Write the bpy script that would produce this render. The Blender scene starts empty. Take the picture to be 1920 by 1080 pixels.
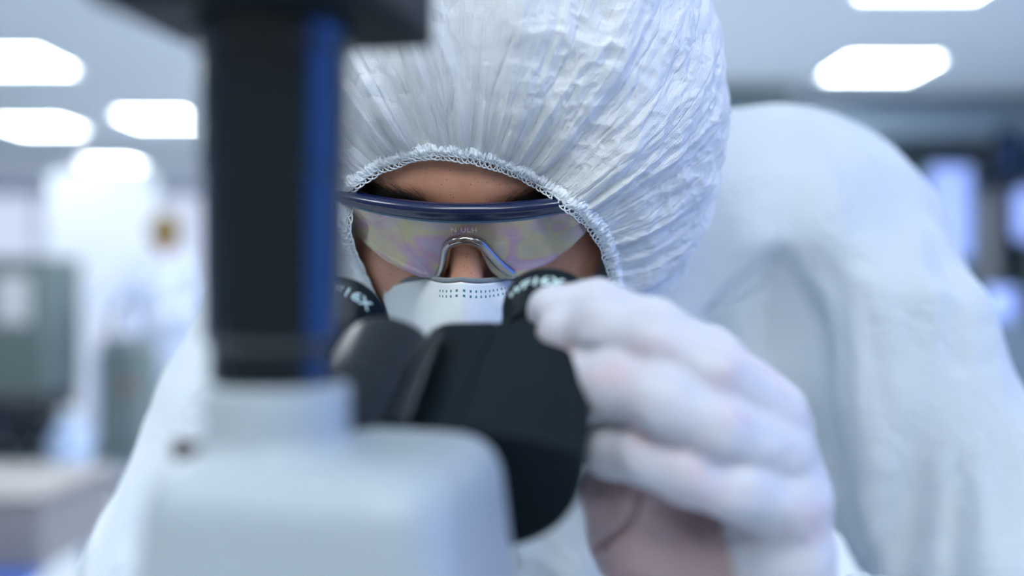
import bpy, math, random
import numpy as np
from mathutils import Vector, Matrix

# ------------------------------------------------------------------ camera, world, exposure
scene = bpy.context.scene
COL = scene.collection
FPX = 35.0 / 36.0 * 1920
CAMZ = 1.2
cam_data = bpy.data.cameras.new('camera')
cam_data.lens = 35.0
cam_data.sensor_width = 36.0
cam_data.clip_start = 0.01
cam_data.dof.use_dof = True
cam_data.dof.focus_distance = 0.487
cam_data.dof.aperture_fstop = 2.1
cam = bpy.data.objects.new('camera', cam_data)
cam.location = (0, 0, CAMZ)
cam.rotation_euler = (math.pi / 2, 0, 0)
COL.objects.link(cam)
scene.camera = cam

world = bpy.data.worlds.new('world')
scene.world = world
world.use_nodes = True
world.node_tree.nodes['Background'].inputs[0].default_value = (0.82, 0.91, 1.0, 1)
world.node_tree.nodes['Background'].inputs[1].default_value = 0.20
scene.view_settings.view_transform = 'Standard'
scene.view_settings.look = 'None'
scene.view_settings.exposure = 0.0
scene.view_settings.gamma = 1.0
scene.cycles.use_denoising = True
scene.cycles.max_bounces = 8
scene.cycles.transparent_max_bounces = 12

PANEL_GLOW = 19.0
CEIL = 2.6


def W(px, py, Y):
    return np.array([(px - 960) / FPX * Y, Y, CAMZ - (py - 540) / FPX * Y])


def nrm(v):
    v = np.asarray(v, float)
    return v / np.linalg.norm(v)


# ------------------------------------------------------------------ materials
class NT:
    def __init__(s, name):
        s.m = bpy.data.materials.new(name)
        s.m.use_nodes = True
        s.t = s.m.node_tree
        s.b = s.t.nodes['Principled BSDF']
        s.out = s.t.nodes['Material Output']

    def n(s, typ, ins=None, **kw):
        nd = s.t.nodes.new(typ)
        for k, v in kw.items():
            setattr(nd, k, v)
        for k, v in (ins or {}).items():
            s.set(nd.inputs[k], v)
        return nd

    def set(s, sock, v):
        if isinstance(v, bpy.types.NodeSocket):
            s.t.links.new(v, sock)
        else:
            sock.default_value = v

    def p(s, **kw):
        for k, v in kw.items():
            s.set(s.b.inputs[k.replace('_', ' ')], v)

    def math(s, op, a, b=0.0, c=None):
        nd = s.n('ShaderNodeMath', operation=op)
        s.set(nd.inputs[0], a)
        s.set(nd.inputs[1], b)
        if c is not None:
            s.set(nd.inputs[2], c)
        return nd.outputs[0]

    def coord(s, which='Object'):
        return s.n('ShaderNodeTexCoord').outputs[which]

    def noise(s, scale, detail=3, rough=0.5, vec=None, dist=0.0):
        nd = s.n('ShaderNodeTexNoise', {'Scale': scale, 'Detail': detail, 'Roughness': rough, 'Distortion': dist})
        s.t.links.new(vec if vec is not None else s.coord(), nd.inputs['Vector'])
        return nd.outputs[0]

    def ramp(s, fac, stops):
        nd = s.n('ShaderNodeValToRGB')
        s.t.links.new(fac, nd.inputs[0])
        el = nd.color_ramp.elements
        while len(el) < len(stops):
            el.new(0.5)
        for e, (p, c) in zip(el, stops):
            e.position = p
            e.color = (*c, 1) if len(c) == 3 else c
        return nd.outputs[0]

    def mix(s, f, a, b):
        nd = s.n('ShaderNodeMix', data_type='RGBA')
        s.set(nd.inputs[0], f)
        s.set(nd.inputs[6], a if isinstance(a, bpy.types.NodeSocket) else (*a, 1))
        s.set(nd.inputs[7], b if isinstance(b, bpy.types.NodeSocket) else (*b, 1))
        return nd.outputs[2]

    def bump(s, h, strength=0.5, dist=0.001, normal=None):
        nd = s.n('ShaderNodeBump', {'Strength': strength, 'Distance': dist, 'Height': h})
        if normal is not None:
            s.t.links.new(normal, nd.inputs['Normal'])
        return nd.outputs[0]


def simple(name, col, rough=0.5, metal=0.0, coat=0.0, spec=0.5, var=0.0, emit=None, estr=0.0, bumps=None):
    t = NT(name)
    t.p(Base_Color=(*col, 1), Roughness=rough, Metallic=metal)
    t.b.inputs['Coat Weight'].default_value = coat
    t.b.inputs['Specular IOR Level'].default_value = spec
    f = t.noise(9.0 if var else 40.0, 4)
    d = tuple(max(0, c * (1 - max(var, 0.04))) for c in col)
    t.p(Base_Color=t.mix(f, col, d))
    if bumps:
        t.p(Normal=t.bump(t.noise(bumps[0], 4), bumps[1], bumps[2]))
    if emit:
        t.b.inputs['Emission Color'].default_value = (*emit, 1)
        t.b.inputs['Emission Strength'].default_value = estr
    return t.m


M = {}
M['ceiling'] = simple('ceiling_paint', (0.82, 0.86, 0.90), 0.9)
M['wall'] = simple('wall_paint', (0.74, 0.80, 0.88), 0.85)
M['floor'] = simple('floor_vinyl', (0.62, 0.67, 0.72), 0.35, var=0.1)
M['panel_glow'] = simple('panel_diffuser', (0.9, 0.95, 1), 0.6, emit=(0.90, 0.96, 1.0), estr=PANEL_GLOW)
M['white_metal'] = simple('white_enamel', (0.75, 0.80, 0.84), 0.4)
M['steel'] = simple('brushed_steel', (0.45, 0.50, 0.53), 0.35, metal=0.8)
M['dark'] = simple('dark_plastic', (0.012, 0.018, 0.022), 0.45)
M['grey_green'] = simple('grey_green_enamel', (0.17, 0.22, 0.215), 0.35)
M['beige'] = simple('beige_laminate', (0.33, 0.31, 0.30), 0.5)
M['bench'] = simple('bench_laminate', (0.55, 0.60, 0.63), 0.4)
M['teal_grey'] = simple('teal_grey_paint', (0.16, 0.22, 0.25), 0.6)
M['duct'] = simple('duct_zinc', (0.34, 0.42, 0.47), 0.45, metal=0.3)
M['blue_plastic'] = simple('blue_plastic', (0.05, 0.12, 0.45), 0.4)
M['hair'] = simple('brown_hair', (0.22, 0.155, 0.045), 0.7)
M['suit_far'] = simple('white_coat_cloth', (0.66, 0.73, 0.90), 0.8)
M['window_glow'] = simple('bright_frosted_glass', (0.25, 0.28, 0.33), 0.3, emit=(0.72, 0.80, 1.0), estr=0.80)
M['added_blue_glow'] = simple('added_blue_glow_glass', (0.2, 0.35, 0.9), 0.15, emit=(0.05, 0.22, 1.0), estr=2.1)  # glow added only to give the black tube its blue streak
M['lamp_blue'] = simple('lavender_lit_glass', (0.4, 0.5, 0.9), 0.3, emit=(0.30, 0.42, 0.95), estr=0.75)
M['rubber'] = simple('black_rubber', (0.010, 0.014, 0.018), 0.5)


def mat_scope_black():
    t = NT('scope_black_paint')
    f = t.noise(60, 4)
    t.p(Base_Color=t.mix(f, (0.004, 0.009, 0.012), (0.006, 0.012, 0.016)), Roughness=0.45)
    t.b.inputs['Specular IOR Level'].default_value = 0.10
    t.p(Normal=t.bump(t.noise(1500, 2), 0.12, 0.0002))
    return t.m


def mat_tube():
    t = NT('glossy_black_tube')
    t.p(Base_Color=t.mix(t.noise(30, 3), (0.002, 0.006, 0.009), (0.003, 0.008, 0.012)), Roughness=0.16)
    t.b.inputs['Specular IOR Level'].default_value = 0.6
    t.b.inputs['Coat Weight'].default_value = 0.3
    return t.m


def mat_scope_white():
    t = NT('scope_white_enamel')
    t.p(Base_Color=t.mix(t.noise(20, 3), (0.36, 0.42, 0.455), (0.34, 0.40, 0.435)), Roughness=0.35)
    t.p(Normal=t.bump(t.noise(900, 2), 0.1, 0.0002))
    return t.m


def mat_skin():
    t = NT('skin')
    base = t.mix(t.ramp(t.noise(45, 4, 0.6), [(0.35, (0, 0, 0)), (0.7, (1, 1, 1))]), (0.55, 0.28, 0.18), (0.47, 0.215, 0.135))
    base = t.mix(t.ramp(t.noise(22, 2, 0.5), [(0.5, (0, 0, 0)), (0.75, (1, 1, 1))]), base, (0.58, 0.27, 0.21))
    v = t.n('ShaderNodeTexVoronoi', {'Scale': 500.0, 'Randomness': 1.0})
    t.t.links.new(t.coord(), v.inputs['Vector'])
    rnd = t.n('ShaderNodeSeparateColor')
    t.t.links.new(v.outputs['Color'], rnd.inputs[0])
    dot = t.math('MULTIPLY', t.math('LESS_THAN', v.outputs['Distance'], 0.19), t.math('GREATER_THAN', rnd.outputs[0], 0.50))
    base = t.mix(t.math('MULTIPLY', dot, 0.55), base, (0.10, 0.045, 0.03))
    t.p(Base_Color=base, Roughness=0.46)
    t.b.inputs['Subsurface Weight'].default_value = 0.12
    t.b.inputs['Subsurface Radius'].default_value = (0.6, 0.25, 0.12)
    t.b.inputs['Subsurface Scale'].default_value = 0.004
    h = t.math('ADD', t.math('MULTIPLY', v.outputs['Distance'], 0.25), t.noise(1500, 3))
    t.p(Normal=t.bump(h, 0.22, 0.0004))
    return t.m


def mat_hood():
    t = NT('hood_nonwoven_cloth')
    uv = t.coord('UV')
    sep = t.n('ShaderNodeSeparateXYZ')
    t.t.links.new(uv, sep.inputs[0])
    # embossed dot rows of the laminated nonwoven (uv in metres)
    def cell(s, pitch, off=0.0):
        return t.math('SUBTRACT', t.math('FRACT', t.math('ADD', t.math('MULTIPLY', s, 1.0 / pitch), off)), 0.5)
    cu = cell(sep.outputs[0], 0.0019)
    cv = cell(sep.outputs[1], 0.0012)
    d = t.math('SQRT', t.math('ADD', t.math('MULTIPLY', cu, cu), t.math('MULTIPLY', t.math('MULTIPLY', cv, cv), 0.6)))
    dot = t.n('ShaderNodeMapRange', {'Value': d, 'From Min': 0.16, 'From Max': 0.27, 'To Min': 1.0, 'To Max': 0.0}).outputs[0]
    patch = t.ramp(t.noise(16, 3, 0.6), [(0.40, (0, 0, 0)), (0.58, (1, 1, 1))])
    bw = t.n('ShaderNodeRGBToBW', {'Color': patch}).outputs[0]
    dot = t.math('MULTIPLY', dot, t.math('MULTIPLY_ADD', bw, 0.8, 0.2))
    warm = t.mix(t.noise(28, 3), (0.69, 0.735, 0.79), (0.74, 0.77, 0.755))
    col = t.mix(t.math('MULTIPLY', dot, 0.30), warm, (0.42, 0.52, 0.60))
    t.p(Base_Color=col, Roughness=0.62)
    t.b.inputs['Sheen Weight'].default_value = 0.15
    # crinkles
    mp = t.n('ShaderNodeMapping', {'Scale': (1.0, 0.30, 1.0)})
    t.t.links.new(uv, mp.inputs[0])
    r1 = t.n('ShaderNodeTexVoronoi', {'Scale': 75.0, 'Randomness': 1.0}, feature='DISTANCE_TO_EDGE')
    wv = t.n('ShaderNodeVectorMath', operation='ADD')
    nz = t.n('ShaderNodeTexNoise', {'Scale': 60.0, 'Detail': 4.0})
    t.t.links.new(uv, nz.inputs['Vector'])
    sc = t.n('ShaderNodeVectorMath', operation='SCALE')
    t.t.links.new(nz.outputs['Color'], sc.inputs[0])
    sc.inputs['Scale'].default_value = 0.005
    t.t.links.new(mp.outputs[0], wv.inputs[0])
    t.t.links.new(sc.outputs[0], wv.inputs[1])
    t.t.links.new(wv.outputs[0], r1.inputs['Vector'])
    e1 = t.math('MINIMUM', r1.outputs['Distance'], 0.12)
    r2 = t.n('ShaderNodeTexVoronoi', {'Scale': 190.0, 'Randomness': 1.0}, feature='DISTANCE_TO_EDGE')
    t.t.links.new(wv.outputs[0], r2.inputs['Vector'])
    e2 = t.math('MINIMUM', r2.outputs['Distance'], 0.15)
    fine = t.noise(1400, 3, 0.6)
    r3 = t.n('ShaderNodeTexVoronoi', {'Scale': 42.0, 'Randomness': 1.0}, feature='DISTANCE_TO_EDGE')
    w3 = t.n('ShaderNodeVectorMath', operation='ADD')
    t.t.links.new(uv, w3.inputs[0]); t.t.links.new(sc.outputs[0], w3.inputs[1])
    t.t.links.new(w3.outputs[0], r3.inputs['Vector'])
    e3 = t.math('MINIMUM', r3.outputs['Distance'], 0.25)
    msk_ = t.n('ShaderNodeRGBToBW', {'Color': t.ramp(t.noise(9, 2), [(0.42, (0.1, 0.1, 0.1)), (0.6, (1, 1, 1))])}).outputs[0]
    h = t.math('ADD', t.math('MULTIPLY', e1, 3.0), t.math('MULTIPLY', e2, 0.7))
    h = t.math('ADD', h, t.math('MULTIPLY', t.math('MULTIPLY', e3, msk_), 5.0))
    h = t.math('ADD', h, t.math('MULTIPLY', fine, 0.16))
    h = t.math('SUBTRACT', h, t.math('MULTIPLY', dot, 0.12))
    t.p(Normal=t.bump(h, 1.0, 0.0014))
    return t.m


def mat_suit():
    t = NT('coverall_cloth')
    t.p(Base_Color=t.mix(t.noise(7, 3), (0.66, 0.72, 0.765), (0.61, 0.68, 0.73)), Roughness=0.6)
    n1 = t.noise(14, 5, 0.55, dist=1.2)
    n2 = t.noise(60, 4, 0.6, dist=0.8)
    t.p(Normal=t.bump(t.math('ADD', n1, t.math('MULTIPLY', n2, 0.25)), 0.5, 0.012))
    return t.m


def mat_lace():
    t = NT('serged_elastic_thread')
    t.p(Base_Color=t.mix(t.noise(300, 3), (0.86, 0.91, 0.95), (0.74, 0.82, 0.88)), Roughness=0.7)
    t.p(Normal=t.bump(t.noise(2500, 3), 0.5, 0.0003))
    return t.m


def mat_glove():
    t = NT('thin_white_glove')
    f = t.ramp(t.noise(38, 3, 0.55), [(0.52, (0, 0, 0)), (0.72, (1, 1, 1))])
    f = t.n('ShaderNodeRGBToBW', {'Color': f}).outputs[0]
    at = t.n('ShaderNodeAttribute', attribute_name='skin_shade')
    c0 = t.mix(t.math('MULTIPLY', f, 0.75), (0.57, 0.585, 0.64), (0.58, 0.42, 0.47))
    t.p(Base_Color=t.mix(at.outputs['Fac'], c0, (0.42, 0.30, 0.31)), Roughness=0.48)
    t.b.inputs['Subsurface Weight'].default_value = 0.15
    t.b.inputs['Subsurface Radius'].default_value = (1.0, 0.5, 0.5)
    t.b.inputs['Subsurface Scale'].default_value = 0.004
    n1 = t.noise(60, 4, 0.5, dist=1.0)
    t.p(Normal=t.bump(n1, 0.35, 0.004))
    return t.m


def mat_frame():
    t = NT('navy_blue_frame')
    t.p(Base_Color=t.mix(t.noise(80, 2), (0.004, 0.013, 0.060), (0.003, 0.010, 0.045)), Roughness=0.24)
    t.b.inputs['Coat Weight'].default_value = 0.4
    t.b.inputs['Coat Roughness'].default_value = 0.12
    return t.m


def mat_lens():
    t = NT('coated_clear_lens')
    t.t.nodes.remove(t.b)
    n1 = t.noise(26, 2, 0.5, dist=1.4)
    irid = t.ramp(n1, [(0.30, (0.78, 0.74, 0.88)), (0.41, (0.86, 0.58, 0.78)), (0.49, (0.90, 0.84, 0.55)), (0.57, (0.84, 0.78, 0.74)), (0.68, (0.84, 0.55, 0.80))])
    tr = t.n('ShaderNodeBsdfTransparent', {'Color': (0.86, 0.83, 0.76, 1)})
    gl = t.n('ShaderNodeBsdfGlossy', {'Color': irid, 'Roughness': 0.09})
    df = t.n('ShaderNodeBsdfDiffuse', {'Color': irid})
    fr = t.n('ShaderNodeFresnel', {'IOR': 1.6}).outputs[0]
    k = t.math('MULTIPLY_ADD', fr, 1.2, 0.16)
    m1 = t.n('ShaderNodeMixShader')
    t.set(m1.inputs[0], k)
    t.t.links.new(tr.outputs[0], m1.inputs[1])
    t.t.links.new(gl.outputs[0], m1.inputs[2])
    m2 = t.n('ShaderNodeMixShader')
    haze = t.math('MULTIPLY_ADD', t.noise(18, 2), 0.75, -0.10)  # diffuse haze stands in for whitish room reflections on the lens
    t.set(m2.inputs[0], haze)
    t.t.links.new(m1.outputs[0], m2.inputs[1])
    t.t.links.new(df.outputs[0], m2.inputs[2])
    t.t.links.new(m2.outputs[0], t.out.inputs[0])
    return t.m


def mat_clear():
    t = NT('clear_soft_plastic')
    t.t.nodes.remove(t.b)
    tr = t.n('ShaderNodeBsdfTransparent', {'Color': (0.86, 0.84, 0.80, 1)})
    gl = t.n('ShaderNodeBsdfGlossy', {'Color': (0.95, 0.93, 0.9, 1), 'Roughness': 0.08})
    lw = t.n('ShaderNodeLayerWeight', {'Blend': 0.45})
    m1 = t.n('ShaderNodeMixShader')
    t.set(m1.inputs[0], t.math('MULTIPLY_ADD', lw.outputs[0], 0.8, 0.22))
    t.t.links.new(tr.outputs[0], m1.inputs[1])
    t.t.links.new(gl.outputs[0], m1.inputs[2])
    t.t.links.new(m1.outputs[0], t.out.inputs[0])
    return t.m


def mat_mask():
    t = NT('respirator_cloth')
    uv = t.coord('UV')                     # metres along the top edge, metres below it
    sep = t.n('ShaderNodeSeparateXYZ')
    t.t.links.new(uv, sep.inputs[0])
    u, v = sep.outputs[0], sep.outputs[1]
    pu = t.math('ABSOLUTE', t.math('SUBTRACT', t.math('FRACT', t.math('MULTIPLY', u, 1 / 0.0034)), 0.5))
    inu = t.math('LESS_THAN', pu, 0.17)
    r1 = t.math('LESS_THAN', t.math('ABSOLUTE', t.math('SUBTRACT', v, 0.0040)), 0.0006)
    r2 = t.math('LESS_THAN', t.math('ABSOLUTE', t.math('SUBTRACT', v, 0.0066)), 0.0006)
    k = t.math('MULTIPLY', inu, t.math('MAXIMUM', r1, r2))
    k = t.math('MULTIPLY', k, t.math('LESS_THAN', t.math('ABSOLUTE', t.math('SUBTRACT', u, 0.008)), 0.026))
    t.p(Base_Color=t.mix(k, t.mix(t.noise(60, 3), (0.78, 0.83, 0.83), (0.72, 0.78, 0.80)), (0.05, 0.20, 0.20)), Roughness=0.8)
    t.p(Normal=t.bump(t.noise(2200, 3), 0.5, 0.0004))
    return t.m


M['scope_black'] = mat_scope_black()
M['scope_satin'] = simple('scope_satin_black', (0.004, 0.009, 0.012), 0.33, spec=0.35)
M['tube'] = mat_tube()
M['scope_white'] = mat_scope_white()
M['skin'] = mat_skin()
M['hood'] = mat_hood()
M['suit'] = mat_suit()
M['lace'] = mat_lace()
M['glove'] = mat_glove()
M['frame'] = mat_frame()
M['lens'] = mat_lens()
M['clear'] = mat_clear()
M['mask'] = mat_mask()
M['brow'] = simple('dark_brow_hair', (0.018, 0.013, 0.010), 0.55)
M['print'] = simple('white_print', (0.60, 0.80, 0.80), 0.5)
M['foam'] = simple('grey_foam', (0.20, 0.23, 0.24), 0.9)
M['strap'] = simple('white_strap', (0.75, 0.78, 0.78), 0.8)
M['etch'] = simple('etched_mark', (0.75, 0.70, 0.66), 0.6)
M['glass'] = simple('dark_eye_glass', (0.01, 0.02, 0.05), 0.03, coat=1.0)


# ------------------------------------------------------------------ mesh helpers
def tag(o, label=None, cat=None, group=None, kind=None):
    if label: o['label'] = label
    if cat: o['category'] = cat
    if group: o['group'] = group
    if kind: o['kind'] = kind
    return o


def mesh_obj(name, V, F, mat, parent=None, smooth=True, uv=None):
    """F: list of faces or an (n,4)/(n,3) int array."""
    V = np.asarray(V, dtype=np.float32)
    me = bpy.data.meshes.new(name)
    if isinstance(F, np.ndarray):
        n, k = F.shape
        me.vertices.add(len(V)); me.vertices.foreach_set('co', V.ravel())
        me.loops.add(n * k); me.loops.foreach_set('vertex_index', F.astype(np.int32).ravel())
        me.polygons.add(n)
        me.polygons.foreach_set('loop_start', np.arange(0, n * k, k, dtype=np.int32))
        me.update(calc_edges=True)
        me.validate()
    else:
        me.from_pydata([tuple(map(float, v)) for v in V], [], [tuple(f) for f in F])
        me.update()
    me.polygons.foreach_set('use_smooth', [smooth] * len(me.polygons))
    if uv is not None:
        lay = me.uv_layers.new(name='UVMap')
        idx = np.zeros(len(me.loops), dtype=np.int32)
        me.loops.foreach_get('vertex_index', idx)
        lay.data.foreach_set('uv', np.asarray(uv, dtype=np.float32)[idx].ravel())
    me.materials.append(mat)
    o = bpy.data.objects.new(name, me)
    COL.objects.link(o)
    if parent is not None:
        o.parent = parent
        o.matrix_parent_inverse = Matrix.Translation(-Vector(parent.location)) if parent.location.length else Matrix()
    return o


def empty(name, loc=(0, 0, 0)):
    o = bpy.data.objects.new(name, None)
    o.empty_display_size = 0.05
    o.location = loc
    COL.objects.link(o)
    return o


class MB:
    def __init__(s):
        s.V = []; s.F = []

    def add(s, V, F):
        b = len(s.V)
        s.V += [tuple(map(float, v)) for v in V]
        s.F += [tuple(int(i) + b for i in f) for f in F]
        return s

    def box(s, c, d, rz=0.0, taper=1.0):
        hx, hy, hz = d[0] / 2, d[1] / 2, d[2] / 2
        V = []
        for z, k in ((-hz, 1.0), (hz, taper)):
            for x, y in ((-hx, -hy), (hx, -hy), (hx, hy), (-hx, hy)):
                x2, y2 = x * k, y * k
                V.append((c[0] + x2 * math.cos(rz) - y2 * math.sin(rz), c[1] + x2 * math.sin(rz) + y2 * math.cos(rz), c[2] + z))
        return s.add(V, [(3, 2, 1, 0), (4, 5, 6, 7), (0, 1, 5, 4), (1, 2, 6, 5), (2, 3, 7, 6), (3, 0, 4, 7)])

    def lathe(s, base, axis, prof, n=48, xdir=None, a0=0.0):
        a = nrm(axis)
        x = nrm(np.cross(a, (0, 0, 1)) if abs(a[2]) < 0.9 else np.cross(a, (0, 1, 0))) if xdir is None else nrm(xdir)
        y = np.cross(a, x)
        V, F = [], []
        for d, r in prof:
            for i in range(n):
                t = 2 * math.pi * i / n + a0
                V.append(np.asarray(base) + a * d + (x * math.cos(t) + y * math.sin(t)) * max(r, 1e-5))
        for j in range(len(prof) - 1):
            for i in range(n):
                i2 = (i + 1) % n
                F.append((j * n + i, j * n + i2, (j + 1) * n + i2, (j + 1) * n + i))
        F.append(tuple(range(n - 1, -1, -1)))
        F.append(tuple((len(prof) - 1) * n + i for i in range(n)))
        return s.add(V, F)

    def tube(s, pts, r, n=8, closed=False):
        pts = np.asarray(pts, float)
        m = len(pts)
        rr = np.full(m, r) if np.isscalar(r) else np.asarray(r)
        T = np.roll(pts, -1, 0) - np.roll(pts, 1, 0) if closed else np.gradient(pts, axis=0)
        T /= np.linalg.norm(T, axis=1)[:, None] + 1e-12
        up = np.array([0.31, 0.22, 0.93])
        V, F = [], []
        prev = None
        for i in range(m):
            x = up - T[i] * np.dot(up, T[i]) if prev is None else prev - T[i] * np.dot(prev, T[i])
            x = nrm(x); prev = x
            y = np.cross(T[i], x)
            for k in range(n):
                t = 2 * math.pi * k / n
                V.append(pts[i] + (x * math.cos(t) + y * math.sin(t)) * rr[i])
        for i in range(m if closed else m - 1):
            i2 = (i + 1) % m
            for k in range(n):
                k2 = (k + 1) % n
                F.append((i * n + k, i * n + k2, i2 * n + k2, i2 * n + k))
        if not closed:
            F.append(tuple(range(n - 1, -1, -1)))
            F.append(tuple((m - 1) * n + k for k in range(n)))
        return s.add(V, F)

    def build(s, name, mat, parent=None, smooth=False, bevel=0.0, seg=2, auto=True):
        o = mesh_obj(name, s.V, s.F, mat, parent, smooth=smooth or auto)
        if bevel:
            b = o.modifiers.new('bevel', 'BEVEL')
            b.width = bevel; b.segments = seg; b.limit_method = 'ANGLE'; b.angle_limit = math.radians(35)
            b.harden_normals = False
        if auto:
            o.data.set_sharp_from_angle(angle=math.radians(38))
        return o


# ------------------------------------------------------------------ signed-distance modelling
def cap(P, a, b, ra, rb):
    a = np.asarray(a, np.float32); b = np.asarray(b, np.float32)
    ab = b - a
    t = np.clip(((P - a) @ ab) / float(ab @ ab), 0, 1)
    d = P - a - t[..., None] * ab
    return np.sqrt((d * d).sum(-1)) - (ra + (rb - ra) * t)


def ell(P, c, r, R=None):
    q = P - np.asarray(c, np.float32)
    if R is not None:
        q = q @ np.asarray(R, np.float32)
    r = np.asarray(r, np.float32)
    k0 = np.sqrt(((q / r) ** 2).sum(-1)) + 1e-9
    k1 = np.sqrt(((q / (r * r)) ** 2).sum(-1)) + 1e-9
    return k0 * (k0 - 1) / k1


def rbox(P, c, h, r, R=None):
    q = P - np.asarray(c, np.float32)
    if R is not None:
        q = q @ np.asarray(R, np.float32)
    q = np.abs(q) - (np.asarray(h, np.float32) - r)
    return np.sqrt((np.maximum(q, 0) ** 2).sum(-1)) + np.minimum(q.max(-1), 0) - r


def smin(a, b, k):
    h = np.maximum(k - np.abs(a - b), 0) / k
    return np.minimum(a, b) - h * h * k * 0.25


def smax(a, b, k):
    return -smin(-a, -b, k)


def chain(P, pts, k=0.004):
    d = None
    for (a, ra), (b, rb) in zip(pts[:-1], pts[1:]):
        c = cap(P, a, b, ra, rb)
        d = c if d is None else smin(d, c, k)
    return d


def vnoise(P, scale, seed=0):
    """smooth value noise in 3-D, -1..1"""
    q = P * scale + 37.3 * (seed + 1)
    i = np.floor(q).astype(np.int64)
    f = (q - i).astype(np.float32)
    f = f * f * (3 - 2 * f)

    def h(x, y, z):
        n = (x * 73856093) ^ (y * 19349663) ^ (z * 83492791) ^ (seed * 2654435761)
        n = (n ^ (n >> 13)) * 1274126177
        return (((n ^ (n >> 16)) & 0xFFFF) / 32767.5 - 1.0).astype(np.float32)
    x, y, z = i[..., 0], i[..., 1], i[..., 2]
    r = 0
    for dx in (0, 1):
        for dy in (0, 1):
            for dz in (0, 1):
                w = (f[..., 0] if dx else 1 - f[..., 0]) * (f[..., 1] if dy else 1 - f[..., 1]) * (f[..., 2] if dz else 1 - f[..., 2])
                r = r + w * h(x + dx, y + dy, z + dz)
    return r


def surface(fn, lo, hi, h):
    """surface nets over fn, vertices pulled onto the exact surface"""
    lo = np.asarray(lo, float); hi = np.asarray(hi, float)
    n = np.ceil((hi - lo) / h).astype(int) + 1
    ax = [(lo[i] + np.arange(n[i]) * h).astype(np.float32) for i in range(3)]
    D = np.empty(n, np.float32)
    for i in range(0, n[0], 12):
        X = np.stack(np.meshgrid(ax[0][i:i + 12], ax[1], ax[2], indexing='ij'), -1)
        D[i:i + 12] = fn(X)
    S = D < 0
    c = sum(S[a:n[0] - 1 + a, b:n[1] - 1 + b, d:n[2] - 1 + d].astype(np.int8) for a in (0, 1) for b in (0, 1) for d in (0, 1))
    act = (c > 0) & (c < 8)
    idx = np.argwhere(act)
    corners = [(a, b, d) for a in (0, 1) for b in (0, 1) for d in (0, 1)]
    vals = np.stack([D[idx[:, 0] + a, idx[:, 1] + b, idx[:, 2] + d] for a, b, d in corners], 1)
    acc = np.zeros((len(idx), 3)); cnt = np.zeros(len(idx))
    for p in range(8):
        for q in range(p + 1, 8):
            if sum(abs(corners[p][k] - corners[q][k]) for k in range(3)) != 1:
                continue
            m = (vals[:, p] < 0) != (vals[:, q] < 0)
            t = vals[:, p] / (vals[:, p] - vals[:, q] + 1e-12)
            pos = np.array(corners[p]) + t[:, None] * (np.array(corners[q]) - np.array(corners[p]))
            acc[m] += pos[m]; cnt[m] += 1
    V = lo + (idx + acc / cnt[:, None]) * h
    vid = np.full(act.shape, -1, np.int32)
    vid[act] = np.arange(len(idx))
    F = []
    for axis in range(3):
        o1, o2 = [(1, 2), (2, 0), (0, 1)][axis]
        sl0 = [slice(None)] * 3; sl1 = [slice(None)] * 3
        sl0[axis] = slice(0, n[axis] - 1); sl1[axis] = slice(1, n[axis])
        A, B = S[tuple(sl0)], S[tuple(sl1)]
        e = np.argwhere(A != B)
        e = e[(e[:, o1] > 0) & (e[:, o2] > 0) & (e[:, o1] < n[o1] - 1) & (e[:, o2] < n[o2] - 1)]
        sgn = A[e[:, 0], e[:, 1], e[:, 2]]
        def at(d1, d2):
            q = e.copy(); q[:, o1] += d1; q[:, o2] += d2
            return vid[q[:, 0], q[:, 1], q[:, 2]]
        quad = np.stack([at(-1, -1), at(0, -1), at(0, 0), at(-1, 0)], 1)
        quad[~sgn] = quad[~sgn][:, ::-1]
        F.append(quad)
    F = np.concatenate(F)
    F = F[(F >= 0).all(1)]
    P = V.astype(np.float32)
    eps = h * 0.35
    for _ in range(2):
        f0 = fn(P)
        g = np.stack([(fn(P + np.eye(3, dtype=np.float32)[k] * eps) - f0) / eps for k in range(3)], 1)
        g2 = (g * g).sum(1) + 1e-6
        st = np.clip(f0 / g2, -h, h)
        P = P - st[:, None] * g
    return P, F


def surf_obj(name, fn, lo, hi, h, mat, parent=None, uvfn=None):
    V, F = surface(fn, lo, hi, h)
    return mesh_obj(name, V, F, mat, parent, smooth=True)


def text_mesh(body, size, spacing=1.0, res=4, bold=0.0, extrude=0.0):
    cu = bpy.data.curves.new('text', 'FONT')
    cu.body = body; cu.size = size; cu.align_x = 'CENTER'; cu.align_y = 'CENTER'
    cu.space_character = spacing; cu.resolution_u = res; cu.offset = bold; cu.extrude = extrude
    o = bpy.data.objects.new('text', cu)
    COL.objects.link(o)
    dg = bpy.context.evaluated_depsgraph_get()
    me = bpy.data.meshes.new_from_object(o.evaluated_get(dg))
    V = [tuple(v.co) for v in me.vertices]; F = [tuple(p.vertices) for p in me.polygons]
    bpy.data.objects.remove(o); bpy.data.curves.remove(cu); bpy.data.meshes.remove(me)
    return np.array(V), F


def spline(pts, n, closed=False):
    P = np.asarray(pts, float); m = len(P)
    out = []
    segs = m if closed else m - 1
    for q in np.linspace(0, segs, n, endpoint=not closed):
        i = min(int(q), segs - 1); t = q - i
        g = (lambda k: P[k % m]) if closed else (lambda k: P[min(max(k, 0), m - 1)])
        p0, p1, p2, p3 = g(i - 1), g(i), g(i + 1), g(i + 2)
        out.append(0.5 * ((2 * p1) + (p2 - p0) * t + (2 * p0 - 5 * p1 + 4 * p2 - p3) * t * t + (3 * p1 - p0 - 3 * p2 + p3) * t ** 3))
    return np.array(out)


# ------------------------------------------------------------------ room
XL, XR, YB, YF = -8.5, 4.8, 13.5, -2.5
def struct(name, mb, mat, **k):
    o = mb.build(name, mat, **k); o['kind'] = 'structure'; return o

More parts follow.
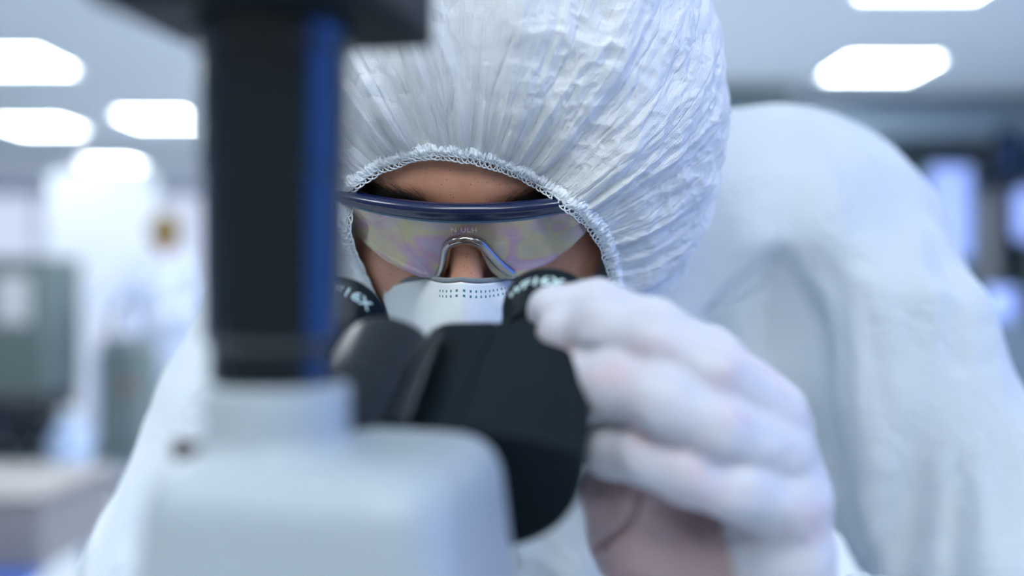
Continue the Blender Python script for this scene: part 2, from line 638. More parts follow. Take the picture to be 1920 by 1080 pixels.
struct('floor', MB().box(((XL + XR) / 2, (YB + YF) / 2, -0.05), (XR - XL, YB - YF, 0.1)), M['floor'])
struct('ceiling', MB().box(((XL + XR) / 2, (YB + YF) / 2, CEIL + 0.05), (XR - XL, YB - YF, 0.1)), M['ceiling'])
struct('wall_left', MB().box((XL - 0.05, (YB + YF) / 2, CEIL / 2), (0.1, YB - YF, CEIL)), M['wall'])
struct('wall_back', MB().box(((XL + XR) / 2, YB + 0.05, CEIL / 2), (XR - XL, 0.1, CEIL)), M['wall'])
# right wall with an opening for an added, unseen blue glow mirrored in the black tube
wr = MB()
wy0, wy1, wz0, wz1 = -2.0, 2.4, 0.3, 2.45
wr.box((XR + 0.05, (wy0 + YF) / 2, CEIL / 2), (0.1, wy0 - YF, CEIL))
wr.box((XR + 0.05, (wy1 + YB) / 2, CEIL / 2), (0.1, YB - wy1, CEIL))
wr.box((XR + 0.05, (wy0 + wy1) / 2, wz0 / 2), (0.1, wy1 - wy0, wz0))
wr.box((XR + 0.05, (wy0 + wy1) / 2, (wz1 + CEIL) / 2), (0.1, wy1 - wy0, CEIL - wz1))
struct('wall_right', wr, M['duct'])
w2 = empty('added_blue_window', (XR, (wy0 + wy1) / 2, wz0)); w2['kind'] = 'structure'
MB().box((XR + 0.06, (wy0 + wy1) / 2, (wz0 + wz1) / 2), (0.02, wy1 - wy0, wz1 - wz0)).build('window_pane', M['added_blue_glow'], w2)
fr = MB()
for y in (wy0 + 0.02, (wy0 + wy1) / 2, wy1 - 0.02):
    fr.box((XR + 0.02, y, (wz0 + wz1) / 2), (0.05, 0.04, wz1 - wz0))
for z in (wz0 + 0.02, wz1 - 0.02):
    fr.box((XR + 0.02, (wy0 + wy1) / 2, z), (0.05, wy1 - wy0, 0.04))
fr.build('window_frame', M['white_metal'], w2)
# partition behind the worker on the right
PX0, PY = 1.15, 8.0
struct('wall_partition', MB().box(((PX0 + XR) / 2, PY + 0.05, CEIL / 2), (XR - PX0, 0.1, CEIL)), M['teal_grey'])
# bright frosted window band, far left
w1 = empty('window_1', (-5.1, 13.45, 1.55)); w1['kind'] = 'structure'
MB().box((-5.1, 13.44, 1.50), (5.2, 0.02, 1.9)).build('window_pane', M['window_glow'], w1)
fr = MB()
for x in (-7.7, -6.4, -5.1, -3.8, -2.5):
    fr.box((x, 13.42, 1.50), (0.06, 0.06, 2.0))
for z in (0.53, 2.47):
    fr.box((-5.1, 13.42, z), (5.25, 0.06, 0.06))
fr.build('window_frame', M['white_metal'], w1)


def ceiling_light(x, y, label, w=0.56):
    o = empty('ceiling_light', (x, y, CEIL - 0.03))
    f = MB()
    for s in (-1, 1):
        f.box((x + s * (w / 2 + 0.012), y, CEIL - 0.015), (0.024, w + 0.048, 0.03))
        f.box((x, y + s * (w / 2 + 0.012), CEIL - 0.015), (w, 0.024, 0.03))
    f.build('light_frame', M['white_metal'], o)
    MB().box((x, y, CEIL - 0.012), (w, w, 0.016)).build('light_diffuser', M['panel_glow'], o)
    return tag(o, label, 'ceiling light', 'square ceiling light panels')


for x, y, lb in [
    (2.30, 6.22, 'square glowing ceiling panel above the worker\'s shoulder, the lower of the two on the right'),
    (1.90, 4.42, 'glowing ceiling panel cut off by the top edge, right of the hood'),
    (-3.04, 6.05, 'largest glowing ceiling panel, topmost at the far left edge'),
    (-4.02, 8.5, 'glowing ceiling panel at the left edge, directly below the topmost one'),
    (-2.86, 8.1, 'glowing ceiling panel touching the dark microscope tube on its left'),
    (-4.46, 11.1, 'dimmest, lowest glowing ceiling panel above the frosted window'),
]:
    ceiling_light(x, y, lb)
for x, y in [(-2.0, 0.9), (-0.2, -0.9), (-1.6, 2.9), (2.2, 2.2), (-0.3, 4.3), (-0.3, 6.2), (0.35, 8.0), (-0.55, 8.1), (0.75, 6.2), (-1.3, 6.0), (-1.62, 8.1), (0.9, 3.2), (-1.5, -0.3), (1.2, -0.6), (0.4, -1.7), (-0.9, -1.8)]:  # extra panels added to brighten room and worker
    ceiling_light(x, y, 'square glowing ceiling panel added out of sight to brighten the room and worker')

# ------------------------------------------------------------------ workbench and stool
BT = 0.80
t = empty('workbench', (0.0, 0.15, 0.0))
MB().box((0.0, 0.15, BT - 0.015), (1.9, 0.80, 0.03)).build('worktop', M['bench'], t, bevel=0.004)
for sx in (-0.90, 0.90):
    for sy in (-0.20, 0.50):
        MB().box((sx, sy, (BT - 0.03) / 2), (0.05, 0.05, BT - 0.03)).build('leg', M['white_metal'], t, bevel=0.003)
ap = MB()
for sx in (-0.90, 0.90):
    ap.box((sx, 0.15, BT - 0.065), (0.03, 0.66, 0.07))
ap.box((0, -0.20, BT - 0.065), (1.75, 0.03, 0.07))
ap.build('apron', M['white_metal'], t)
tag(t, 'white laminate workbench under the microscope, below the frame', 'workbench')

t = empty('lab_stool', (0.03, 0.93, 0.0))
MB().lathe((0.03, 0.93, 0.482), (0, 0, 1), [(0, 0.15), (0.006, 0.17), (0.05, 0.18), (0.065, 0.165), (0.068, 0.12)], 40).build('seat', M['blue_plastic'], t)
MB().lathe((0.03, 0.93, 0.12), (0, 0, 1), [(0, 0.03), (0.18, 0.03), (0.18, 0.018), (0.38, 0.018)], 24).build('column', M['steel'], t)
for k in range(5):
    a = k * 2 * math.pi / 5
    e = (0.03 + 0.28 * math.cos(a), 0.93 + 0.28 * math.sin(a), 0.075)
    l = MB().tube([(0.03, 0.93, 0.13), e], [0.02, 0.014], 10).build('leg', M['steel'], t)
    MB().lathe((e[0] - 0.012, e[1], 0.03), (1, 0, 0), [(0, 0.022), (0.002, 0.03), (0.022, 0.03), (0.024, 0.022)], 20).build('caster', M['rubber'], l)
tag(t, 'round blue lab stool the leaning worker sits on', 'stool')

# ------------------------------------------------------------------ things in the blurred room behind, left side
def item(name, mb, mat, label, cat, group=None, **k):
    return tag(mb.build(name, mat, **k), label, cat, group)

# tall grey-green cabinet
cx0, cx1, cy = -4.25, -3.28, 7.0
t = empty('storage_cabinet', ((cx0 + cx1) / 2, cy + 0.3, 0))
MB().box(((cx0 + cx1) / 2, cy + 0.3, 0.93), (cx1 - cx0, 0.58, 0.98)).build('cabinet_body', M['grey_green'], t, bevel=0.01)
MB().box(((cx0 + cx1) / 2, cy + 0.32, 0.22), (cx1 - cx0 - 0.04, 0.5, 0.44)).build('plinth', M['dark'], t)
for s in (-1, 1):
    d = MB().box(((cx0 + cx1) / 2 + s * 0.245, cy - 0.005, 0.94), (0.475, 0.03, 0.92)).build('door', M['grey_green'], t, bevel=0.006)
    MB().box(((cx0 + cx1) / 2 + s * 0.04, cy - 0.035, 0.95), (0.02, 0.03, 0.2)).build('handle', M['steel'], d, bevel=0.004)
MB().box((-3.50, cy - 0.024, 1.12), (0.24, 0.012, 0.34)).build('notice_panel', M['strap'], t, bevel=0.002)
tag(t, 'grey-green cabinet with a pale notice on its door at the left edge', 'cabinet')

# low beige crate trolley, nearer
t = empty('supply_trolley', (-1.66, 3.0, 0))
MB().box((-1.66, 3.0, 0.505), (0.72, 0.5, 0.19)).build('trolley_body', M['beige'], t, bevel=0.02, seg=4)
MB().box((-1.66, 3.0, 0.613), (0.74, 0.52, 0.025)).build('trolley_top', M['beige'], t, bevel=0.008)
for sx in (-0.3, 0.3):
    for sy in (-0.2, 0.2):
        l = MB().box((-1.66 + sx, 3.0 + sy, 0.245), (0.03, 0.03, 0.35)).build('leg', M['steel'], t)
        MB().lathe((-1.66 + sx - 0.012, 3.0 + sy, 0.035), (1, 0, 0), [(0, 0.028), (0.003, 0.035), (0.022, 0.035), (0.024, 0.028)], 20).build('caster', M['rubber'], l)
tag(t, 'low beige supply trolley at the lower left edge', 'trolley')
t = empty('plastic_bin', (-1.44, 2.75, 0))
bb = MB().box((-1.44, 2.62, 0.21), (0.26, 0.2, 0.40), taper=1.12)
bb.build('bin_body', M['lamp_blue'], t, bevel=0.02)  # the bin is no lamp; its brightness is put in as glow
MB().box((-1.44, 2.62, 0.42), (0.31, 0.24, 0.02)).build('bin_rim', M['blue_plastic'], t, bevel=0.006)
tag(t, 'pale blue bin standing in front of the beige trolley', 'bin')

# dark instruments on a far bench, left
t = empty('far_bench', (-3.1, 6.0, 0))
MB().box((-2.85, 6.05, 0.172), (1.75, 0.6, 0.035)).build('worktop', M['teal_grey'], t)
for sx in (-3.65, -2.05):
    for sy in (5.82, 6.28):
        MB().box((sx, sy, 0.077), (0.05, 0.05, 0.154)).build('leg', M['steel'], t)
tag(t, 'low dark bench behind the beige trolley, holding dark instruments', 'bench')
DI = [(-3.05, 6.0, 0.30, 0.36, 'black instrument case at the far left, beneath the grey-green cabinet'),
      (-2.80, 6.05, 0.18, 0.28, 'smaller dark instrument case, second from the left beneath the cabinet'),
      ]
for x, y, w, h, lb in DI:
    q = empty('instrument_case', (x, y, 0.1895))
    MB().box((x, y, 0.1895 + h / 2), (w, 0.3, h)).build('case_body', M['dark'], q, bevel=0.02)
    MB().box((x, y - 0.155, 0.1895 + h * 0.6), (w * 0.7, 0.012, h * 0.3)).build('display', M['glass'], q)
    for k in (-1, 1):
        MB().lathe((x + k * w * 0.25, y - 0.15, 0.1895 + h * 0.22), (0, -1, 0), [(0, 0.02), (0.02, 0.018)], 16).build('knob', M['steel'], q)
    tag(q, lb, 'instrument')
# grey-green analyser with reels of parts, by the distant worker
t = empty('analyser', (-2.34, 6.0, 0.1895))
MB().box((-2.33, 6.05, 0.1895 + 0.33), (0.26, 0.36, 0.66)).build('analyser_body', M['grey_green'], t, bevel=0.02)
MB().box((-2.33, 6.0, 0.885), (0.20, 0.28, 0.07)).build('analyser_top', M['steel'], t, bevel=0.01)
MB().tube([(-2.39, 5.98, 0.91), (-2.39, 5.98, 1.06), (-2.30, 5.94, 1.14)], 0.022, 12).build('sampling_arm', M['teal_grey'], t)
MB().box((-2.26, 5.862, 0.62), (0.07, 0.012, 0.03)).build('warning_light', simple('red_lens', (0.5, 0.06, 0.04), 0.3), t)
for k in range(3):
    MB().box((-2.40 + 0.06 * k, 5.862, 0.72), (0.04, 0.01, 0.04)).build('button', M['steel'], t)
tag(t, 'grey-green analyser beside the distant worker in a white coat', 'analyser')
# lit upright glass cylinders / flask
t = empty('white_canister', (-2.42, 5.5, 0.0))
MB().lathe((-2.42, 5.45, 0.001), (0, 0, 1), [(0, 0.08), (0.02, 0.10), (0.36, 0.11), (0.42, 0.085), (0.46, 0.05), (0.5, 0.05)], 32).build('canister_body', simple('pale_blue_plastic', (0.55, 0.68, 0.9), 0.4), t)
MB().lathe((-2.42, 5.45, 0.501), (0, 0, 1), [(0, 0.056), (0.03, 0.056), (0.035, 0.05)], 24).build('canister_cap', M['white_metal'], t)
tag(t, 'pale blue canister standing on the floor before the far bench', 'canister')

# distant worker in a white coat
def far_worker():
    x0, y0 = -2.44, 7.0
    def body(P):
        d = ell(P, (x0, y0, 1.58), (0.075, 0.095, 0.115))
        d = smin(d, cap(P, (x0, y0, 1.40), (x0, y0, 1.52), 0.05, 0.05), 0.03)
        d = smin(d, ell(P, (x0, y0 + 0.02, 1.22), (0.2, 0.12, 0.24)), 0.05)
        return d
    root = surf_obj('person', body, (x0 - .3, y0 - .25, 0.9), (x0 + .3, y0 + .3, 1.75), 0.012, M['skin'])
    def coat(P):
        d = ell(P, (x0, y0 + 0.02, 1.20), (0.24, 0.15, 0.27))
        d = smin(d, cap(P, (x0, y0, 1.15), (x0, y0, 0.70), 0.19, 0.20), 0.06)
        for s, el, ha in ((-1, (x0 - 0.34, y0 - 0.10, 1.06), (x0 - 0.22, y0 - 0.42, 0.98)), (1, (x0 + 0.32, y0 - 0.08, 1.10), (x0 + 0.12, y0 - 0.36, 1.0))):
            d = smin(d, chain(P, [((x0 + s * 0.20, y0, 1.36), 0.08), (el, 0.065), (ha, 0.05)], 0.02), 0.04)
        for s in (-1, 1):
            d = smin(d, chain(P, [((x0 + s * 0.1, y0, 0.75), 0.10), ((x0 + s * 0.11, y0, 0.12), 0.075), ((x0 + s * 0.11, y0 - 0.1, 0.05), 0.05)], 0.02), 0.06)
        d = smax(d, -cap(P, (x0, y0, 1.46), (x0, y0, 1.7), 0.06, 0.06), 0.01)
        return d + 0.008 * vnoise(P, 9, 3)
    surf_obj('coat', coat, (x0 - .5, y0 - .6, -0.02), (x0 + .5, y0 + .4, 1.6), 0.014, M['suit_far'], root)
    def hair(P):
        d = ell(P, (x0, y0 + 0.005, 1.60), (0.112, 0.122, 0.128))
        return smax(d, -ell(P, (x0 - 0.03, y0 - 0.15, 1.55), (0.07, 0.07, 0.08)), 0.01)
    surf_obj('hair', hair, (x0 - .15, y0 - .15, 1.4), (x0 + .15, y0 + .16, 1.78), 0.008, M['hair'], root)
    for s, ha in ((-1, (x0 - 0.20, y0 - 0.47, 0.97)), (1, (x0 + 0.10, y0 - 0.41, 0.99))):
        def hand(P, ha=ha):
            d = ell(P, ha, (0.035, 0.05, 0.02))
            for k in range(4):
                d = smin(d, cap(P, (ha[0] - 0.024 + 0.016 * k, ha[1] - 0.03, ha[2]), (ha[0] - 0.028 + 0.018 * k, ha[1] - 0.10 + 0.006 * abs(k - 1.5), ha[2] - 0.02), 0.009, 0.008), 0.006)
            return smin(d, cap(P, (ha[0] + 0.03, ha[1], ha[2]), (ha[0] + 0.055, ha[1] - 0.05, ha[2] - 0.01), 0.011, 0.009), 0.008)
        surf_obj('glove', hand, (ha[0] - .08, ha[1] - .14, ha[2] - .06), (ha[0] + .1, ha[1] + .07, ha[2] + .05), 0.004, M['glove'], root)
    tag(root, 'distant blurred person with light brown hair in a white coat, standing behind the analyser', 'person')
far_worker()

# bright white drying curtain column / glass door left of the distant worker
t = empty('display_stand', (-2.92, 7.4, 0))
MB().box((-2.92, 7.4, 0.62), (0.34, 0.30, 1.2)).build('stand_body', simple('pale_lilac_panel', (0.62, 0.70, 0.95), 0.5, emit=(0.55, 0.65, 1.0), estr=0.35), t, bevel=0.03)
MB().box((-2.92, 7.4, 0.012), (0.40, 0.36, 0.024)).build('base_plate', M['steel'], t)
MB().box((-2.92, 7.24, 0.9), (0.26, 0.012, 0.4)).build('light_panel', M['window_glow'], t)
tag(t, 'pale lilac lit stand between the grey-green cabinet and the distant worker', 'stand')

t = empty('glass_booth', (-3.75, 9.1, 0))
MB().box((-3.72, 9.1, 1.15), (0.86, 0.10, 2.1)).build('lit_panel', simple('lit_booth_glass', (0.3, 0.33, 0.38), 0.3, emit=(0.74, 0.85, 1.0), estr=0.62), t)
fb = MB()
for x in (-4.17, -3.27):
    fb.box((x, 9.1, 1.1), (0.05, 0.14, 2.2))
fb.box((-3.72, 9.1, 2.22), (0.95, 0.14, 0.05)).box((-3.72, 9.1, 0.05), (0.95, 0.14, 0.1))
fb.build('booth_frame', M['white_metal'], t)
tag(t, 'tall bright glass booth panel between the grey-green cabinet and the distant worker', 'glass booth')

# ------------------------------------------------------------------ blurred background, right side
t = empty('air_duct', (2.3, 7.3, 2.42))
MB().box((2.98, 7.35, 2.40), (3.6, 0.40, 0.22)).build('duct_body', M['duct'], t, bevel=0.01)
for k in range(8):
    MB().box((1.28 + 0.48 * k, 7.35, 2.40), (0.03, 0.43, 0.25)).build('flange', M['steel'], t)
MB().box((2.98, 7.35, 2.555), (3.5, 0.06, 0.09)).build('hanger', M['steel'], t)
tag(t, 'grey ventilation duct under the ceiling along the right partition', 'duct')
for k, (z, r, lb) in enumerate([(2.24, 0.035, 'upper of two pipes running below the ventilation duct'), (2.10, 0.03, 'lower of two pipes running below the ventilation duct')]):
    q = empty('ceiling_pipe', (2.28, 7.6, z))
    MB().tube([(1.2, 7.9, z), (4.78, 7.9, z)], r, 16).build('pipe', M['duct'], q)
    for kk in range(6):
        MB().box((1.4 + 0.6 * kk, 7.95, z), (0.03, 0.1, 0.1)).build('bracket', M['steel'], q)
    tag(q, lb, 'pipe')
t = empty('ceiling_beam', (1.25, 7.0, 2.5))
MB().box((1.55, 6.95, 2.525), (0.75, 0.3, 0.15)).build('beam_body', M['grey_green'], t)
MB().box((1.55, 6.95, 2.44), (0.75, 0.36, 0.02)).build('beam_flange', M['teal_grey'], t)
tag(t, 'dark green beam end under the ceiling between hood and shoulder', 'beam')

def lit_cabinet(x0, x1, z0, z1, glow, label):
    y = 7.3
    q = empty('equipment_cabinet', ((x0 + x1) / 2, y + 0.3, 0))
    MB().box(((x0 + x1) / 2, y + 0.32, (z1 + 0.03) / 2), (x1 - x0, 0.5, z1 + 0.03)).build('cabinet_body', M['teal_grey'], q, bevel=0.01)
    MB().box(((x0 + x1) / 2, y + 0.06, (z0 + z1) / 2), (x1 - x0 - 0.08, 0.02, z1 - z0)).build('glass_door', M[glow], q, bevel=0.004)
    MB().box((x1 - 0.025, y + 0.03, 0.9), (0.02, 0.04, 0.25)).build('handle', M['steel'], q)
    return tag(q, label, 'cabinet', 'equipment cabinets along the right partition')

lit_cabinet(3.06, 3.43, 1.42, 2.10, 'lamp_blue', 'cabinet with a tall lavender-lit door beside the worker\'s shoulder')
lit_cabinet(3.45, 3.63, 1.25, 1.90, 'beige', 'narrow cabinet with a pale beige door, right of the lavender-lit one')
lit_cabinet(3.90, 4.40, 1.25, 1.90, 'beige', 'wide cabinet with a beige door beyond the right edge of the picture')
lit_cabinet(2.20, 2.72, 0.9, 1.5, 'duct', 'cabinet with a grey door, hidden low behind the worker\'s shoulder')
t = empty('wall_monitor', (3.52, 7.2, 2.1))
MB().box((3.53, 7.08, 2.16), (0.17, 0.06, 0.34)).build('monitor_body', M['dark'], t, bevel=0.01)
MB().box((3.53, 7.045, 2.16), (0.14, 0.01, 0.30)).build('screen', simple('navy_screen', (0.02, 0.05, 0.14), 0.2), t)
MB().box((3.53, 7.55, 2.20), (0.06, 0.88, 0.05)).build('wall_arm', M['steel'], t)
tag(t, 'dark navy monitor above the pale beige cabinet at the right edge', 'monitor')
t = empty('lit_dispenser', (3.0, 6.3, 0.0))
MB().box((3.19, 6.5, 0.5), (0.36, 0.36, 1.0)).build('pedestal', M['duct'], t, bevel=0.01)
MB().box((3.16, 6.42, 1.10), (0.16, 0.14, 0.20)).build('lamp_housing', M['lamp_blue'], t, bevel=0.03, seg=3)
tag(t, 'small blue-lit dispenser on a grey pedestal low at the right edge', 'dispenser')
t = empty('blue_lamp', (3.74, 7.24, 1.54))
MB().lathe((3.74, 7.24, 1.54), (0, 0, 1), [(0, 0.03), (0.03, 0.075), (0.35, 0.085), (0.38, 0.05)], 24).build('lamp_shade', M['lamp_blue'], t)
MB().box((3.74, 7.24, 1.94), (0.02, 0.02, 0.06)).build('lamp_stem', M['steel'], t)
MB().box((3.74, 7.60, 1.97), (0.06, 0.80, 0.02)).build('lamp_bracket', M['steel'], t)
tag(t, 'blue glowing lamp hung below the dark monitor at the right edge', 'lamp')

# ------------------------------------------------------------------ microscope
mic = empty('microscope', (-0.05, 0.28, BT))
A = nrm((0.17, 0.85, 0.49))                 # eyepiece axis, away from the camera and up
RV = nrm(np.cross(A, (0, 0, 1)))            # viewer's right
TV = np.cross(RV, A)                        # up, square to the axis
RAT = np.stack([RV, A, TV], 1)              # columns: local x, y, z
yaw = -0.2
RY = np.array([[math.cos(yaw), -math.sin(yaw), 0], [math.sin(yaw), math.cos(yaw), 0], [0, 0, 1]])

# white head housing with the camera port collar
HC = np.array([-0.0485, 0.285, 1.085])
def head_fn(P):
    q = (P - HC.astype(np.float32)) @ RY.astype(np.float32)
    hw = 0.0425 - 0.12 * (q[..., 2] - 0.05)
    s = np.stack([(q[..., 0] + 0.001) * 0.0475 / hw, q[..., 1], q[..., 2]], -1)
    top = 0.072 - 0.10 * np.abs(q[..., 0]) ** 1.0 * (np.abs(q[..., 0]) / 0.05)
    b = rbox(s, (0, 0, 0), (0.0475, 0.045, 0.0727), 0.017)
    b = smax(b, q[..., 2] - top, 0.006)
    c = np.maximum(np.sqrt((P[..., 0] + 0.0640) ** 2 + (P[..., 1] - 0.272) ** 2) - 0.0196, np.abs(P[..., 2] - 1.12) - 0.0545)
    c = smax(c, np.abs(P[..., 2] - 1.12) - 0.0545, 0.003)
    return smin(b, c, 0.006)
surf_obj('head_housing', head_fn, (-0.125, 0.21, 1.00), (0.03, 0.36, 1.185), 0.0014, M['scope_white'], mic)
sc = MB().lathe(W(352, 842, 0.28), nrm((-1, 0.1, 0)), [(-0.03, 0.002), (0.0, 0.002), (0.0, 0.0028), (0.003, 0.0031), (0.004, 0.0024)], 20)  # small dark peg standing out at the housing's left side
sc.build('dark_peg', simple('dark_bronze_peg', (0.06, 0.04, 0.04), 0.4), mic)
# arm, base, stage, nosepiece and objectives under the head
arm = MB().box((-0.055, 0.255, 0.94), (0.07, 0.05, 0.22), rz=yaw)
arm.build('arm', M['scope_white'], mic, bevel=0.012, seg=4)
MB().box((-0.045, 0.31, BT + 0.022), (0.17, 0.22, 0.044), rz=yaw).build('base', M['scope_white'], mic, bevel=0.012, seg=4)
MB().box((-0.035, 0.335, 0.925), (0.14, 0.12, 0.012), rz=yaw).build('stage', M['scope_black'], mic, bevel=0.003)
npz = MB().lathe((-0.035, 0.325, 1.012), nrm((0.05, 0.25, -1)), [(0, 0.03), (0.012, 0.032), (0.02, 0.024)], 40)
npo = npz.build('nosepiece', M['scope_black'], mic)
for k in range(4):
    a = k * math.pi / 2 + 0.3
    b0 = np.array([-0.034 + 0.016 * math.cos(a), 0.329 + 0.016 * math.sin(a), 0.994])
    MB().lathe(b0, nrm((0.18 * math.cos(a), 0.18 * math.sin(a), -1)), [(0, 0.010), (0.022, 0.010), (0.024, 0.008), (0.036, 0.0045)], 28).build('objective', M['steel'], npo)
MB().lathe((-0.035, 0.325, BT + 0.044), (0, 0, 1), [(0, 0.026), (0.02, 0.026), (0.022, 0.018), (0.05, 0.018)], 32).build('condenser', M['scope_black'], mic)
for s in (-1, 1):
    c0 = np.array([-0.055, 0.262, 0.86]) + np.array([s * 0.032, 0, 0])
    k0 = MB().lathe(c0, (s, -0.2 * s, 0), [(0, 0.022), (0.016, 0.022), (0.018, 0.020)], 36).build('coarse_focus_knob', M['scope_black'], mic)
    MB().lathe(c0 + np.array([s * 0.018, -0.0036 * s, 0]), (s, -0.2 * s, 0), [(0, 0.013), (0.012, 0.013), (0.013, 0.011)], 30).build('fine_focus_knob', M['steel'], k0)

# vertical photo tube and the camera on it
TB = np.array([-0.0647, 0.272, 1.1740])
tube = MB().lathe(TB, (0, 0, 1), [(0, 0.0150), (0.0005, 0.0170), (0.001, 0.0174), (0.0095, 0.0174), (0.010, 0.0175), (0.0115, 0.0184), (0.012, 0.0185), (0.0125, 0.0191), (0.056, 0.0194), (0.0565, 0.0194), (0.0575, 0.0199), (0.058, 0.0199), (0.088, 0.0201), (0.0888, 0.0202), (0.0910, 0.0212), (0.0915, 0.0213), (0.098, 0.0216)], 96)
tube.build('photo_tube', M['tube'], mic)
cam_b = empty('microscope_camera', tuple(TB + (0, 0, 0.098)))
def camb(P):
    q = (P - np.array([-0.0655, 0.272, 1.302], np.float32)) @ RY.astype(np.float32)
    b = rbox(q, (0, 0, 0), (0.0368, 0.033, 0.031), 0.003)
    d = (-q[..., 0] * 0.80 - q[..., 2] * 0.6) - 0.0455
    b = smax(b, d, 0.002)
    return b
surf_obj('camera_body', camb, (-0.12, 0.22, 1.26), (-0.01, 0.33, 1.335), 0.0016, M['scope_black'], cam_b)
MB().lathe((-0.0600, 0.272, 1.3285), (0, 0, 1), [(0, 0.010), (0.012, 0.010), (0.014, 0.008)], 28).build('cable_plug', M['rubber'], cam_b)
tag(cam_b, 'black square camera on top of the microscope\'s dark vertical tube', 'camera')

# black binocular body: a D-shaped block with a rounded underside
DC = W(892, 858, 0.326)
Lb = 0.074
def block_fn(P):
    q = (P - DC.astype(np.float32)) @ RAT.astype(np.float32)
    x, y, z = q[..., 0], q[..., 1], q[..., 2]
    R = 0.0362 - 0.10 * np.clip(y, 0, 1) * 0.5
    zz = np.where(z < 0, z / 1.13, z)
    circ = np.sqrt(x * x + zz * zz) - R
    top = z - (0.0072 + (0.0040 - 6.0 * x * x) * (1 - 0.85 * np.clip(y / Lb, 0, 1)))
    d = smax(circ, top, 0.007)
    d = smax(d, -y - 0.0, 0.0035)
    d = smax(d, y - Lb, 0.003)
    # shallow parting groove over the top
    g = np.abs(x + 0.006) - 0.0003
    d = np.maximum(d, -np.maximum(g, 0.0018 - z + 0.002))
    return d
DR0 = W(735, 674, 0.378)
def drum_fn(P):
    q = (P - DR0.astype(np.float32)) @ RAT.astype(np.float32)
    r = np.sqrt(q[..., 0] ** 2 + q[..., 2] ** 2)
    y = q[..., 1]
    R = 0.0203 + np.where(y < -0.036, 0.0016, 0.0)
    d = np.maximum(r - R, np.maximum(y, -y - 0.075))
    d = smax(r - R, np.maximum(y, -y - 0.075), 0.004)
    return d
surf_obj('prism_block', block_fn, DC - (0.05, 0.01, 0.055), DC + (0.06, 0.09, 0.065), 0.0009, M['scope_black'], mic)
surf_obj('prism_drum', drum_fn, DR0 - (0.045, 0.09, 0.07), DR0 + (0.03, 0.02, 0.03), 0.0009, M['scope_satin'], mic)
# strip between drum and block
e0, e1 = W(826, 607, 0.380), W(745, 800, 0.315)
MB().tube(spline([e0 - A * 0.006 - TV * 0.0012, (e0 + e1) / 2 + TV * 0.0004, e1 - TV * 0.0005], 12), 0.0030, 16).build('edge_strip', M['scope_satin'], mic, smooth=True)
# carrier plate the two eyepieces are fixed to
EL, ER = W(645, 593, 0.440), W(1034, 581, 0.425)
LE = 0.070
mid = (EL + ER) / 2 - A * (LE + 0.006)
def plate_fn(P):
    q = (P - mid.astype(np.float32)) @ RAT.astype(np.float32)
    return rbox(q, (0, 0, -0.004), (0.058, 0.010, 0.019), 0.009)
surf_obj('eyepiece_carrier', plate_fn, mid - (0.075, 0.04, 0.04), mid + (0.075, 0.04, 0.04), 0.0014, M['scope_black'], mic)

def eyepiece(E, phi0, tsz):
    prof = [(-LE, 0.0150), (-0.028, 0.0150), (-0.027, 0.0165), (-0.020, 0.0170), (-0.018, 0.0186), (-0.0052, 0.0200), (-0.0045, 0.0206), (-0.0010, 0.0208), (0.0, 0.0202),
            (0.0, 0.0168), (-0.006, 0.0135), (-0.007, 0.0)]
    o = MB().lathe(E, A, prof, 96, xdir=RV).build('eyepiece', M['scope_black'], mic)
    MB().lathe(E - A * 0.0072, A, [(0, 0.0134), (0.0008, 0.010), (0.0016, 0.004)], 40, xdir=RV).build('eye_lens', M['glass'], o)
    V, F = text_mesh('WF16X', tsz, 1.0, 3, 0.00018)
    P = []
    for vx, vy, _ in V:
        ang = phi0 + vx / 0.0192
        s = -0.0100 + vy
        r = 0.0200 + (s + 0.0052) * (0.0014 / 0.0128) + 0.0002
        P.append(E + A * s + (RV * math.sin(ang) + TV * math.cos(ang)) * r)
    mesh_obj('lettering', P, F, M['print'], o, smooth=False)
    return o
eyepiece(EL, 0.38, 0.0077)
eyepiece(ER, -0.26, 0.0080)
tag(mic, 'white and black microscope with two eyepieces in front of the worker\'s face', 'microscope')

# ------------------------------------------------------------------ the worker: head
PITCH, YAWH, ROLLH = math.radians(29), math.radians(4), math.radians(-1.0)
F0 = np.array([-math.sin(YAWH) * math.cos(PITCH), -math.cos(YAWH) * math.cos(PITCH), -math.sin(PITCH)])
X0 = nrm(np.cross(F0, (0, 0, 1)))
X0 = -X0 if X0[0] < 0 else X0
U0 = nrm(np.cross(F0, X0)); U0 = -U0 if U0[2] < 0 else U0
X1 = X0 * math.cos(ROLLH) + U0 * math.sin(ROLLH)
U1 = -X0 * math.sin(ROLLH) + U0 * math.cos(ROLLH)
RH = np.stack([X1, F0, U1], 1)
BAR = W(866, 399, 0.484)
HCEN = BAR - F0 * 0.1120 - U1 * 0.012
def hl(x, f, u):
    return HCEN + X1 * x + F0 * f + U1 * u

